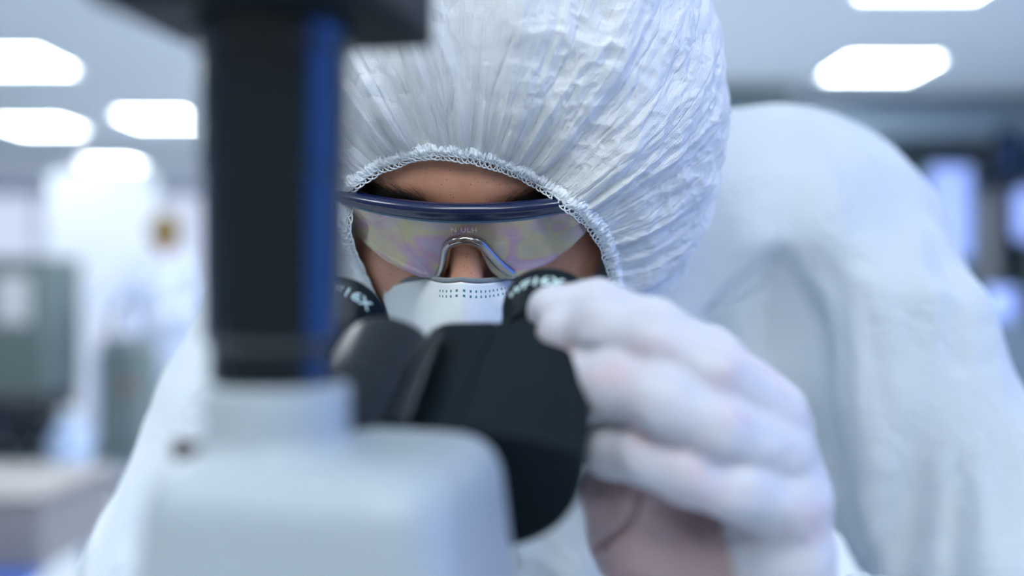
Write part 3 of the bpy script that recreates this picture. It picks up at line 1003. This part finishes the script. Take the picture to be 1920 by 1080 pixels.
def head(P):
    q = (P - HCEN.astype(np.float32)) @ RH.astype(np.float32)
    qa = q.copy(); qa[..., 0] = np.abs(q[..., 0])
    d = ell(q, (0, -.005, .03), (.076, .098, .092))
    d = smin(d, ell(q, (0, .030, -.012), (.071, .066, .086)), .02)
    d = smin(d, ell(q, (0, .035, -.060), (.062, .050, .050)), .03)
    d = smin(d, ell(q, (0, .072, -.098), (.020, .018, .016)), .025)
    d = smin(d, ell(qa, (.046, .058, -.030), (.023, .022, .019)), .02)
    d = smin(d, cap(qa, (.006, .0875, .014), (.040, .076, .016), .0105, .0095), .015)
    d = smax(d, -ell(qa, (.031, .108, -.005), (.018, .022, .014)), .014)
    d = smin(d, ell(qa, (.031, .0755, -.007), (.0135, .0125, .0125)), .004)
    # eyelid crease
    d = smax(d, -(np.sqrt((qa[..., 2] + 0.0005) ** 2 + (qa[..., 1] - .0885) ** 2) + np.maximum(np.abs(qa[..., 0] - .031) - .011, 0) - .0008), .002)
    d = smin(d, cap(q, (0, .089, .006), (0, .110, -.034), .0065, .0085), .012)
    d = smin(d, ell(q, (0, .110, -.038), (.0105, .010, .009)), .008)
    d = smin(d, ell(qa, (.0125, .101, -.042), (.0075, .009, .0075)), .006)
    d = smax(d, -ell(qa, (.007, .107, -.0495), (.0035, .005, .004)), .002)
    d = smin(d, ell(q, (0, .090, -.066), (.024, .010, .0045)), .006)
    d = smin(d, ell(q, (0, .089, -.075), (.020, .010, .005)), .006)
    d = smin(d, smax(ell(qa, (.079, -.006, -.008), (.009, .018, .030)), -ell(qa, (.086, -.002, -.006), (.006, .011, .020)), .003), .006)
    return d

NB = np.array([0.0, 0.735, 1.235])
def body_fn(P):
    d = head(P)
    nt = hl(0, -.028, -.065)
    d = smin(d, cap(P, nt, NB, .055, .06), .03)
    d = smin(d, ell(P, (.02, .78, 1.14), (.17, .10, .17)), .06)
    return d
lo = np.array([-.17, .44, .96]); hi = np.array([.21, .92, 1.42])
person = surf_obj('person', body_fn, lo, hi, 0.0028, M['skin'])
tag(person, 'person in white hooded coverall, goggles and mask bending over the microscope', 'person')

def grad(fn, P, e=0.0006):
    P = np.asarray(P, np.float32)
    f0 = fn(P)
    return f0, np.stack([(fn(P + np.eye(3, dtype=np.float32)[k] * e) - f0) / e for k in range(3)], -1)

def project(fn, P, off=0.0, it=4):
    P = np.asarray(P, np.float32).copy()
    for _ in range(it):
        f, g = grad(fn, P)
        P = P - ((f - off) / ((g * g).sum(-1) + 1e-6))[..., None] * g
    return P

def cast(px, py, off):
    """point on the head, raised by off, along a sight line; the nearest approach if it misses"""
    o = np.array([0, 0, CAMZ]); d = nrm(W(px, py, 1.0) - o)
    ts = np.linspace(0.36, 0.75, 400)
    P = (o + ts[:, None] * d).astype(np.float32)
    f = head(P) - off
    hit = np.where(f < 0)[0]
    return P[hit[0]] if len(hit) else P[np.argmin(f)]

# ------------------------------------------------------------------ coverall (body of the suit)
SR0, SR1, SR2 = (.241, .745, 1.243), (.334, .700, 1.00), (.340, .665, .90)
WR = W(1500, 1135, 0.385)
SL1, SL2 = (-.226, .66, 1.0), (-.262, .635, .92)
WL = np.array([-.155, .36, .885])
def suit(P):
    d = cap(P, (-.11, .735, 1.235), (.195, .75, 1.262), .076, .080)
    d = smin(d, cap(P, SR0, SR1, .078, .070), .03)
    d = smin(d, cap(P, (-.120, .72, 1.215), SL1, .066, .062), .03)
    d = smin(d, ell(P, (.03, .80, 1.10), (.215, .14, .22)), .06)
    d = smin(d, ell(P, (.03, .875, .90), (.18, .135, .20)), .08)
    d = smin(d, ell(P, (.03, .93, .70), (.19, .16, .135)), .08)
    d = smin(d, cap(P, (.03, .72, 1.27), (-.01, .64, 1.25), .09, .085), .05)
    d = smin(d, chain(P, [(SR1, .068), (SR2, .056), (W(1660, 1285, .43), .034), (W(1530, 1215, .39), .029)], .03), .02)
    d = smin(d, chain(P, [(SL1, .064), (SL2, .060), (WL, .036)], .03), .02)
    for s in (-1, 1):
        x = .03 + s * .10
        d = smin(d, chain(P, [((x, .92, .655), .095), ((x + s * .03, .50, .655), .078), ((x + s * .03, .52, .18), .055), ((x + s * .035, .46, .055), .042), ((x + s * .035, .38, .045), .036)], .03), .05)
    # cloth folds: long soft ridges running down from the shoulder
    q = P * np.array([1.0, 1.0, 0.28], np.float32)
    q = q + 0.02 * np.stack([vnoise(P, 6, 11), vnoise(P, 6, 12), vnoise(P, 5, 13)], -1)
    n = 1 - np.abs(vnoise(q, 12, 1)) * 2.4
    n2 = 1 - np.abs(vnoise(q, 38, 2)) * 2
    fade = np.clip((1.33 - P[..., 2]) / 0.10, 0.25, 1)
    return d + 0.0075 - fade * (0.0140 * n + 0.0050 * n2 + 0.004 * vnoise(P, 7, 5))
cov = surf_obj('coverall', suit, (-.45, .27, -.01), (.50, 1.20, 1.40), 0.0070, M['suit'], person)

# ------------------------------------------------------------------ hood
OPX = [(830, 290), (868, 293), (905, 301), (945, 315), (985, 333), (1020, 353), (1060, 383), (1095, 412), (1123, 446), (1138, 485), (1147, 525), (1156, 575), (1150, 650), (1110, 730),
       (1020, 800), (900, 830), (800, 800), (745, 720), (735, 650), (727, 610), (712, 572), (694, 532), (676, 492), (662, 452), (648, 412), (646, 366), (675, 340), (705, 320), (745, 303), (790, 293)]
def glasses_y(px_, py_):
    """depth of the goggles' curved front along a sight line"""
    o = np.array([0, 0, CAMZ]); d = nrm(W(px_, py_, 1.0) - o)
    ts = np.linspace(0.36, 0.75, 600)
    q = (o + ts[:, None] * d - HCEN) @ RH
    f = q[:, 1] - (0.1185 - q[:, 0] ** 2 / (2 * 0.098) - 30.0 * np.abs(q[:, 0]) ** 4 - 0.16 * np.maximum(0, 0.008 - q[:, 2]))
    i_ = np.where(f < 0)[0]
    return (o + ts[i_[0]] * d) if len(i_) and abs(q[i_[0], 0]) < 0.078 else None
OP = []
for x, y in OPX:
    p = cast(x, y, 0.0032)
    if (x > 1030 or x < 668) and 340 < y < 560:
        g_ = glasses_y(x, y)
        if g_ is not None and g_[1] < p[1]:
            p = g_
    OP.append(p)
OP = np.array(OP)
HO = HCEN - F0 * 0.010 + U1 * 0.0
FA = nrm(OP.mean(0) - HO)
XA = nrm(X1 - FA * np.dot(X1, FA)); UA = np.cross(XA, FA)
UA = UA if UA[2] > 0 else -UA
rel = OP - HO
th = np.arctan2(rel @ UA, rel @ XA)
order = np.argsort(th)
th_s, rel_s = th[order], rel[order]
r_s = np.linalg.norm(rel_s, axis=1)
ph_s = np.arccos(np.clip((rel_s @ FA) / r_s, -1, 1))
def per(x, xs, ys):
    xs2 = np.concatenate([xs - 2 * np.pi, xs, xs + 2 * np.pi]); ys2 = np.concatenate([ys] * 3)
    return np.interp(x, xs2, ys2)
def smooth_per(y, k):
    n = len(y); f = np.fft.rfft(y); w = np.exp(-0.5 * (np.arange(len(f)) / k) ** 2)
    return np.fft.irfft(f * w, n)
NTH = 1500
TH = np.linspace(-np.pi, np.pi, NTH, endpoint=False)
PHI0 = smooth_per(per(TH, th_s, ph_s), 14)
R0 = smooth_per(per(TH, th_s, r_s), 14)

def pnoise(u, v, N, seed):
    """value noise, periodic in u (0..1, N cells)"""
    uu = u * N; i = np.floor(uu).astype(int); f = uu - i; f = f * f * (3 - 2 * f)
    j = np.floor(v).astype(int); g = v - j; g = g * g * (3 - 2 * g)
    rs = np.random.RandomState(seed); T = rs.rand(N, 64) * 2 - 1
    a = lambda a_, b_: T[a_ % N, b_ % 64]
    return (a(i, j) * (1 - f) + a(i + 1, j) * f) * (1 - g) + (a(i, j + 1) * (1 - f) + a(i + 1, j + 1) * f) * g
def ridge(n):
    return 1 - 2 * np.abs(n)

NS = 420
SS = np.linspace(0, 1, NS) ** 1.5
th2, s2 = np.meshgrid(TH, SS, indexing='ij')
phi = PHI0[:, None] + (2.75 - PHI0[:, None]) * s2
arc = (phi - PHI0[:, None]) * 0.135
def hood_dir(th_, phi_):
    return FA * np.cos(phi_)[..., None] + (XA * np.cos(th_)[..., None] + UA * np.sin(th_)[..., None]) * np.sin(phi_)[..., None]
D = hood_dir(th2, phi)
Dl = D @ RH
off = np.array([0.004, 0.0, 0.016])
rad = np.array([0.133, 0.132, 0.158])
aa = ((Dl / rad) ** 2).sum(-1); bb = (Dl * off / rad ** 2).sum(-1); cc = ((off / rad) ** 2).sum() - 1
rE = (bb + np.sqrt(np.maximum(bb * bb - aa * cc, 0))) / aa
k = np.clip(arc / 0.085, 0, 1); k = 1 - (1 - k) ** 2.2
rr = R0[:, None] * (1 - k) + rE * k
u = (th2 + np.pi) / (2 * np.pi)
us = u + 0.013 * (pnoise(u, arc * 11, 9, 5)) * np.clip(arc * 20, 0, 1)
e = np.exp
A1 = 0.0013 * (1 - e(-arc / .004)) * e(-arc / .07)
A2 = 0.0034 * (1 - e(-arc / .012)) * e(-arc / .12)
A3 = 0.0068 * (1 - e(-arc / .040)) * e(-arc / .30)
A4 = 0.0007 * (1 - e(-arc / .05))
disp = A1 * ridge(pnoise(us, arc * 16 + 3, 150, 1)) + A2 * ridge(pnoise(us, arc * 8 + 1, 74, 2)) + A3 * ridge(pnoise(us, arc * 5, 34, 3)) \
     + A4 * ridge(pnoise(us, arc * 22, 110, 4)) + 0.0004 * (1 - e(-arc / .03)) * ridge(pnoise(us, arc * 60, 200, 6)) \
     + 0.006 * (1 - e(-arc / .09)) * pnoise(u, arc * 9, 12, 7)
P0 = (HO + D * rr[..., None]).astype(np.float32)
P0w = P0 + 0.004 * np.stack([vnoise(P0, 40, 61), vnoise(P0, 40, 62), vnoise(P0, 40, 63)], -1)
crk = 0.0016 * ridge(vnoise(P0w, 38, 41)) + 0.0010 * ridge(vnoise(P0w, 95, 42)) + 0.0005 * ridge(vnoise(P0w, 230, 43))
rightness = np.clip((P0[..., 0] - HCEN[0]) / 0.06 + 0.25, 0.15, 1.0)
rr = rr + disp * (1.05 - 0.35 * rightness) + crk * rightness * (1 - e(-arc / .02))
PV = HO + D * rr[..., None]
i = np.arange(NTH)[:, None]; j = np.arange(NS - 1)[None, :]
i2 = (i + 1) % NTH
FQ = np.stack([(i * NS + j) + 0 * j, i2 * NS + j, i2 * NS + j + 1, i * NS + j + 1], -1).reshape(-1, 4)
fq_n = np.cross(PV[1, 5] - PV[0, 5], PV[0, 6] - PV[0, 5])
if np.dot(fq_n, D[0, 5]) < 0:
    FQ = FQ[:, ::-1]
UV = np.stack([th2 * 0.16, arc * 1.0], -1).reshape(-1, 2)
hood = mesh_obj('hood', PV.reshape(-1, 3), np.ascontiguousarray(FQ), M['hood'], cov, smooth=True, uv=UV)
so = hood.modifiers.new('thickness', 'SOLIDIFY'); so.thickness = 0.0004; so.offset = -1

# elastic edge: gathered band, looping overlock thread
rs = np.random.RandomState(4)
OPD = hood_dir(TH, PHI0)
OE = HO + OPD * R0[:, None]
def edge_pt(uu, back, out):
    """point near the hood edge: uu around, back away from the opening, out off the head"""
    x = (uu % 1.0) * NTH; a = np.floor(x).astype(int) % NTH; b = (a + 1) % NTH; f = (x - np.floor(x))
    p0 = PHI0[a] * (1 - f) + PHI0[b] * f + back / 0.12
    r0_ = R0[a] * (1 - f) + R0[b] * f
    t_ = -np.pi + 2 * np.pi * (uu % 1.0)
    return HO + hood_dir(t_, p0) * (r0_ + out)[..., None]
seglen = np.linalg.norm(np.diff(np.vstack([OE, OE[:1]]), axis=0), axis=1); per_len = seglen.sum()
# band
nb, mb_ = 2600, 13
ub = np.arange(nb) / nb
vb = np.linspace(0, 1, mb_)
U_, V_ = np.meshgrid(ub, vb, indexing='ij')
back = -0.0008 + 0.0068 * V_ + 0.0006 * pnoise(U_, V_ * 2, 260, 21)
out = 0.0006 + 0.0017 * np.sin(np.pi * np.clip(V_, 0, 1)) + 0.0010 * ridge(pnoise(U_, V_ * 1.5, 230, 22)) * np.sin(np.pi * V_) ** 0.5 + 0.0006 * pnoise(U_, V_ * 5, 700, 23) + 0.0010 * V_
PB = edge_pt(U_, back, out)
i = np.arange(nb)[:, None]; j = np.arange(mb_ - 1)[None, :]; i2 = (i + 1) % nb
FB = np.stack([i * mb_ + j, i2 * mb_ + j, i2 * mb_ + j + 1, i * mb_ + j + 1], -1).reshape(-1, 4)
band = mesh_obj('elastic_band', PB.reshape(-1, 3), np.ascontiguousarray(FB), M['lace'], cov, smooth=True)
so = band.modifiers.new('thickness', 'SOLIDIFY'); so.thickness = 0.0005; so.offset = 0
# loops
def thread(nloops, amp, lat, centre, rad_, seed, pts=18, outb=0.0014):
    r_ = np.random.RandomState(seed)
    n = nloops * pts
    q = np.arange(n) / n
    jit = np.interp(q * nloops, np.arange(nloops + 1), np.append(r_.rand(nloops), 0.5))
    jit2 = np.interp(q * nloops, np.arange(nloops + 1), np.append(r_.rand(nloops), 0.5))
    ph = 2 * np.pi * nloops * q + 1.8 * jit
    uu = q + lat / per_len * np.cos(ph) * (0.6 + 0.8 * jit2)
    bk = centre + amp * np.sin(ph) * (0.45 + 1.0 * jit)
    ou = outb + 0.0005 * np.sin(ph + 1.0) + 0.0006 * (jit2 - 0.5)
    P = edge_pt(uu, bk, ou)
    return MB().tube(P, rad_, 5, closed=True)
th_a = thread(135, 0.0018, 0.0024, -0.0011, 0.00040, 31)
th_b = thread(120, 0.0016, 0.0020, 0.0010, 0.00030, 32, outb=0.0024)
th_c = thread(190, 0.0022, 0.0012, 0.0035, 0.00028, 33, outb=0.0030)
for b_ in (th_b, th_c):
    th_a.add(b_.V, b_.F)
th_a.build('looped_thread', M['lace'], cov, smooth=True, auto=False)

# ------------------------------------------------------------------ eyebrows
def brow(side, n, seed):
    r_ = np.random.RandomState(seed)
    roots, tips = [], []
    t_ = r_.rand(n) ** 0.8
    x = side * (0.017 + 0.043 * t_)
    u_ = 0.0080 + 0.0030 * np.sin(t_ * 2.2) + r_.randn(n) * (0.0026 - 0.0010 * t_)
    L = 0.0058 + 0.0045 * r_.rand(n)
    ang = (1.15 - 1.15 * t_) + r_.randn(n) * 0.22
    mb = MB()
    S = np.stack([hl(a, 0.14, b) for a, b in zip(x, u_)])
    base = None
    pts = []
    for kx in range(5):
        f = kx / 4
        xx = x + side * L * f * np.cos(ang * (1 - 0.5 * f))
        uu_ = u_ + L * f * np.sin(ang * (1 - 0.5 * f))
        Q = np.stack([hl(a, 0.095 - 9.0 * a * a * 0.6, b) for a, b in zip(xx, uu_)])
        Q = project(head, Q, 0.0001 + 0.0014 * math.sin(f * 2.2))
        pts.append(Q)
    pts = np.stack(pts, 1)
    for p in pts:
        mb.tube(p, [0.000085, 0.00008, 0.00007, 0.00005, 0.00002], 3)
    mb.build('eyebrow', M['brow'], person, smooth=True, auto=False)
brow(-1, 1150, 51)
brow(1, 1150, 52)

# ------------------------------------------------------------------ safety glasses
def arc_f(x):
    return 0.1120 - x * x / (2 * 0.098) - 30.0 * np.abs(x) ** 4
HWB = 0.069
xs = np.linspace(-HWB, HWB, 81)
def bar_pt(x):
    return hl(x, arc_f(x), 0.0125 - 0.0015 * (x / 0.066) ** 2)
bar_pts = np.array([bar_pt(x) for x in xs])
def sweep(prof, name, mat, parent, taper=0.35):
    V, F = [], []
    n = len(prof)
    for kk, x in enumerate(xs):
        tn = nrm(bar_pt(x + 1e-4) - bar_pt(x - 1e-4)); up = nrm(U1 - tn * np.dot(U1, tn)); fw = np.cross(up, tn)
        fw = fw if np.dot(fw, F0) > 0 else -fw
        sc_ = 1 - taper * (abs(x) / HWB) ** 2
        for (f_, u_) in prof:
            V.append(bar_pt(x) + fw * f_ + up * u_ * sc_)
    for a in range(len(xs) - 1):
        for b in range(n):
            b2 = (b + 1) % n
            F.append((a * n + b, a * n + b2, (a + 1) * n + b2, (a + 1) * n + b))
    F.append(tuple(range(n - 1, -1, -1))); F.append(tuple((len(xs) - 1) * n + b for b in range(n)))
    o = MB().add(V, F).build(name, mat, parent, smooth=True)
    return o
fprof = [(-0.004, 0.0030), (-0.001, 0.0040), (0.0016, 0.0036), (0.0030, 0.0022), (0.0034, 0.0008), (0.0028, 0.0001), (0.0027, -0.0006), (0.0029, -0.0016), (0.0026, -0.0032), (0.0014, -0.0042), (0.0002, -0.0046), (-0.003, -0.0044), (-0.005, -0.002), (-0.005, 0.001)]
gl = sweep(fprof, 'safety_glasses', M['frame'], person)
gl['label'] = 'navy brow bar with clear wraparound lens'
sweep([(-0.0015, -0.0046), (0.0010, -0.0046), (0.0012, -0.0056), (0.0006, -0.0062), (-0.0012, -0.0062)], 'lens_rail', simple('pale_blue_rail', (0.16, 0.26, 0.36), 0.25), gl)
for s in (-1, 1):
    p0 = bar_pt(s * HWB)
    MB().tube(spline([p0 - X1 * s * 0.003, p0 - F0 * 0.014 + X1 * s * 0.004, hl(s * 0.081, 0.02, 0.008), hl(s * 0.083, -0.015, 0.006), hl(s * 0.080, -0.035, -0.012)], 40), np.linspace(0.0034, 0.0022, 40), 10).build('temple_arm', M['frame'], gl, smooth=True)
# lens
def s_bot(x):
    a = abs(x) * 1000
    pts = [(0, 12), (4, 12.6), (6.5, 14.8), (8.5, 19), (10.5, 26), (13, 33.5), (16, 37), (24, 37.8), (32, 35), (42, 31), (52, 24.5), (60, 17), (66, 9.5), (69, 5.5)]
    return np.interp(a, [p[0] for p in pts], [p[1] for p in pts]) / 1000
nx, nv = 161, 24
lx = np.linspace(-0.0690, 0.0690, nx)
LV = np.zeros((nx, nv, 3))
def lens_pt(x, s):
    return hl(x, arc_f(x) - 0.0008 - 0.16 * s - 1.2 * s * s, 0.0125 - 0.0042 - s)
for a, x in enumerate(lx):
    for b in range(nv):
        LV[a, b] = lens_pt(x, 0.0005 + (s_bot(x) - 0.0005) * b / (nv - 1))
i = np.arange(nx - 1)[:, None]; j = np.arange(nv - 1)[None, :]
FL = np.stack([i * nv + j, (i + 1) * nv + j, (i + 1) * nv + j + 1, i * nv + j + 1], -1).reshape(-1, 4)
lens = mesh_obj('lens', LV.reshape(-1, 3), np.ascontiguousarray(FL), M['lens'], gl, smooth=True)
so = lens.modifiers.new('thickness', 'SOLIDIFY'); so.thickness = 0.0016; so.offset = 0
rim = np.array([lens_pt(x, s_bot(x)) for x in np.linspace(-0.069, 0.069, 220)])
MB().tube(rim, 0.00065, 8).build('lens_edge', M['clear'], gl, smooth=True)
# soft nose bridge
nbp = []
for x, s in [(-0.0140, 0.0355), (-0.0118, 0.0300), (-0.0100, 0.0230), (-0.0088, 0.0170), (-0.0060, 0.0136), (0, 0.0118), (0.0065, 0.0130), (0.0100, 0.0165), (0.0135, 0.0220), (0.0180, 0.0285), (0.0230, 0.0345)]:
    nbp.append(lens_pt(x, s) - F0 * 0.0010)
nbp = spline(nbp, 70)
MB().tube(nbp + F0 * 0.0022, 0.0027, 14).build('nose_bridge', M['clear'], gl, smooth=True)
MB().tube(nbp - F0 * 0.0045 + U1 * -0.0010, 0.0016, 12).build('nose_pad', M['clear'], gl, smooth=True)
V, F = text_mesh('N ULH', 0.0040, 1.15, 2, -0.00008)
mesh_obj('etched_lettering', [lens_pt(vx + 0.0005, 0.0062 - vy) + F0 * 0.0010 for vx, vy, _ in V], F, M['etch'], gl, smooth=False)

# ------------------------------------------------------------------ face mask
def msk(u_, v_):
    """u -1..1 across, v 0..1 downward"""
    x = 0.037 * u_ * (1 + 0.35 * v_ - 0.15 * v_ * v_)
    top_u = -0.0262 - 0.018 * abs(u_) ** 1.3 + 0.007 * max(0, abs(u_) - 0.6)
    top_u += 0.0050 * math.exp(-(x / 0.017) ** 2)
    u = top_u - 0.078 * v_ * (1 - 0.15 * abs(u_))
    nose = math.exp(-(x / 0.020) ** 2)
    f = 0.0960 + 0.0240 * nose * (1 - 0.8 * v_) - 0.055 * abs(u_) ** 2.2 * (0.55 + 0.45 * v_)
    f += 0.020 * math.sin(math.pi * min(v_ * 1.05, 1)) * (1 - 0.6 * u_ * u_) - 0.022 * v_ ** 2
    f += 0.0016 * (1 - abs(u_))
    return hl(x - 0.001, f, u)
nu, nv = 121, 70
MV = np.array([[msk(a, b) for b in np.linspace(0, 1, nv)] for a in np.linspace(-1, 1, nu)])
MV[:, :, :] += 0
tmp = MV.reshape(-1, 3).astype(np.float32)
f_, g_ = grad(head, tmp)
push = np.maximum(0.0016 - f_, 0)[:, None] * g_ / (np.linalg.norm(g_, axis=1)[:, None] + 1e-6)
MV = (tmp + push).reshape(nu, nv, 3)
for _ in range(14):
    MV[1:-1, 1:-1] = 0.5 * MV[1:-1, 1:-1] + 0.125 * (MV[2:, 1:-1] + MV[:-2, 1:-1] + MV[1:-1, 2:] + MV[1:-1, :-2])
ul = np.concatenate([[0], np.cumsum(np.linalg.norm(np.diff(MV[:, 0], axis=0), axis=1))]); ul -= ul[nu // 2]
vl = np.concatenate([np.zeros((nu, 1)), np.cumsum(np.linalg.norm(np.diff(MV, axis=1), axis=2), 1)], 1)
MUV = np.stack([np.repeat(ul[:, None], nv, 1), vl], -1).reshape(-1, 2)
i = np.arange(nu - 1)[:, None]; j = np.arange(nv - 1)[None, :]
FM = np.stack([i * nv + j, (i + 1) * nv + j, (i + 1) * nv + j + 1, i * nv + j + 1], -1).reshape(-1, 4)
mask = mesh_obj('face_mask', MV.reshape(-1, 3), np.ascontiguousarray(FM), M['mask'], person, smooth=True, uv=MUV)
so = mask.modifiers.new('thickness', 'SOLIDIFY'); so.thickness = 0.0012; so.offset = 0
fm = MV[6:-6, 0] - F0 * 0.0014 + U1 * 0.0009
MB().tube(fm, 0.0014, 8).build('nose_foam', M['foam'], mask, smooth=True)
for s, row in ((-1, MV[0]), (1, MV[-1])):
    MB().tube(spline([row[4], row[4] - F0 * 0.02 + X1 * s * 0.012, hl(s * 0.083, 0.0, 0.02)], 20), 0.0013, 8).build('ear_loop', M['strap'], mask, smooth=True)
    MB().tube(spline([row[-8], row[-8] - F0 * 0.03 + X1 * s * 0.01, hl(s * 0.083, -0.005, -0.03)], 20), 0.0013, 8).build('ear_loop', M['strap'], mask, smooth=True)

# ------------------------------------------------------------------ gloved hand on the microscope
def px(x, y, Y, r):
    return (W(x, y, Y), r * Y / FPX)
IDX = [px(1040, 583, .392, 50), px(1120, 578, .388, 52), px(1225, 618, .386, 56), px(1330, 678, .386, 58), px(1455, 770, .388, 56)]
MID = [px(1058, 625, .376, 52), px(1130, 618, .364, 56), px(1230, 650, .352, 58), px(1330, 700, .350, 58), px(1455, 785, .366, 60)]
RNG = [px(1092, 712, .366, 58), px(1150, 722, .352, 62), px(1240, 752, .341, 63), px(1340, 800, .342, 60), px(1462, 845, .362, 60)]
PNK = [px(1150, 838, .360, 58), px(1210, 850, .350, 56), px(1290, 885, .345, 57), px(1370, 915, .350, 58), px(1470, 940, .364, 62)]
THB = [px(1175, 925, .384, 84), px(1210, 1010, .392, 98), px(1290, 1030, .394, 100), px(1400, 1060, .390, 90)]
PALM = [px(1460, 810, .376, 64), px(1470, 930, .372, 84), px(1475, 1040, .378, 84), px(1492, 1130, .386, 78), px(1540, 1230, .400, 74)]
def on_thumb(x, y):
    o = np.array([0, 0, CAMZ]); d = nrm(W(x, y, 1.0) - o)
    P = (o + np.linspace(0.30, 0.45, 300)[:, None] * d).astype(np.float32)
    f = chain(P, THB, .006)
    h_ = np.where(f < 0)[0]
    return P[h_[0]] if len(h_) else P[np.argmin(f)]
CREASE = [(on_thumb(x, y), r_) for x, y, r_ in [(1196, 925, .0004), (1190, 960, .0007), (1168, 995, .0007), (1130, 1022, .0005), (1108, 1036, .0003)]]
def hand_fn(P):
    d = chain(P, PALM, .004)
    d = smin(d, cap(P, W(1400, 960, .380), W(1400, 1090, .385), .013, .016), .010)
    fi = chain(P, IDX, .004)
    for c in (MID, RNG, PNK):
        fi = smin(fi, chain(P, c, .004), .0022)
    d = smin(d, fi, .007)
    d = smin(d, chain(P, THB, .006), .006)
    # knuckle tendons and loose glove creases
    q = P * np.array([0.5, 1.0, 1.0], np.float32)
    n = 1 - 2 * np.abs(vnoise(q + 0.004 * vnoise(P, 60, 8)[..., None], 85, 6))
    d = d - 0.0006 * n - 0.0009 * vnoise(P, 45, 9)
    # crease across the thumb pad
    cr = chain(P, CREASE, .001)
    d = smax(d, -(cr - .0009), .0012)
    # keep clear of the microscope
    q = (P - DC.astype(np.float32)) @ RAT.astype(np.float32)
    return d
hlo = np.array([0.005, .30, 1.02]); hhi = np.array([.175, .44, 1.215])
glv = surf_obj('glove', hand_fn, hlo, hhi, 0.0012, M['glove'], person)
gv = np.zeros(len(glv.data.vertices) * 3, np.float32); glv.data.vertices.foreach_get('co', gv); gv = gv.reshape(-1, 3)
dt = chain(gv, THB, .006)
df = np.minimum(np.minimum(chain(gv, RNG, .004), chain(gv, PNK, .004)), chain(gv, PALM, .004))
skin_shade = np.clip((df - dt) / 0.006, 0, 1)         # thumb and pad: skin showing through, plus shade put into the colour
atr = glv.data.attributes.new('skin_shade', 'FLOAT', 'POINT'); atr.data.foreach_set('value', skin_shade.astype(np.float32))

# other hand, on the focus knob below the frame
def hand2(P):
    w = WL
    d = cap(P, w + (-.01, .03, 0), w + (.03, -.03, 0), .027, .030)
    d = smin(d, cap(P, w + (.03, -.03, .012), w + (.035, -.035, -.015), .024, .024), .01)
    for k, (zz, L) in enumerate([(.026, .045), (.010, .050), (-.008, .046), (-.024, .036)]):
        d = smin(d, chain(P, [(w + (.035, -.045, zz), .0105), (w + (.045 + L * .35, -.075, zz * .9), .0098), (w + (.05 + L * .9, -.078, zz * .8), .0088)], .003), .003)
    d = smin(d, chain(P, [(w + (.02, .0, .025), .013), (w + (.05, -.01, .040), .0115), (w + (.072, -.03, .035), .0100)], .004), .006)
    return d
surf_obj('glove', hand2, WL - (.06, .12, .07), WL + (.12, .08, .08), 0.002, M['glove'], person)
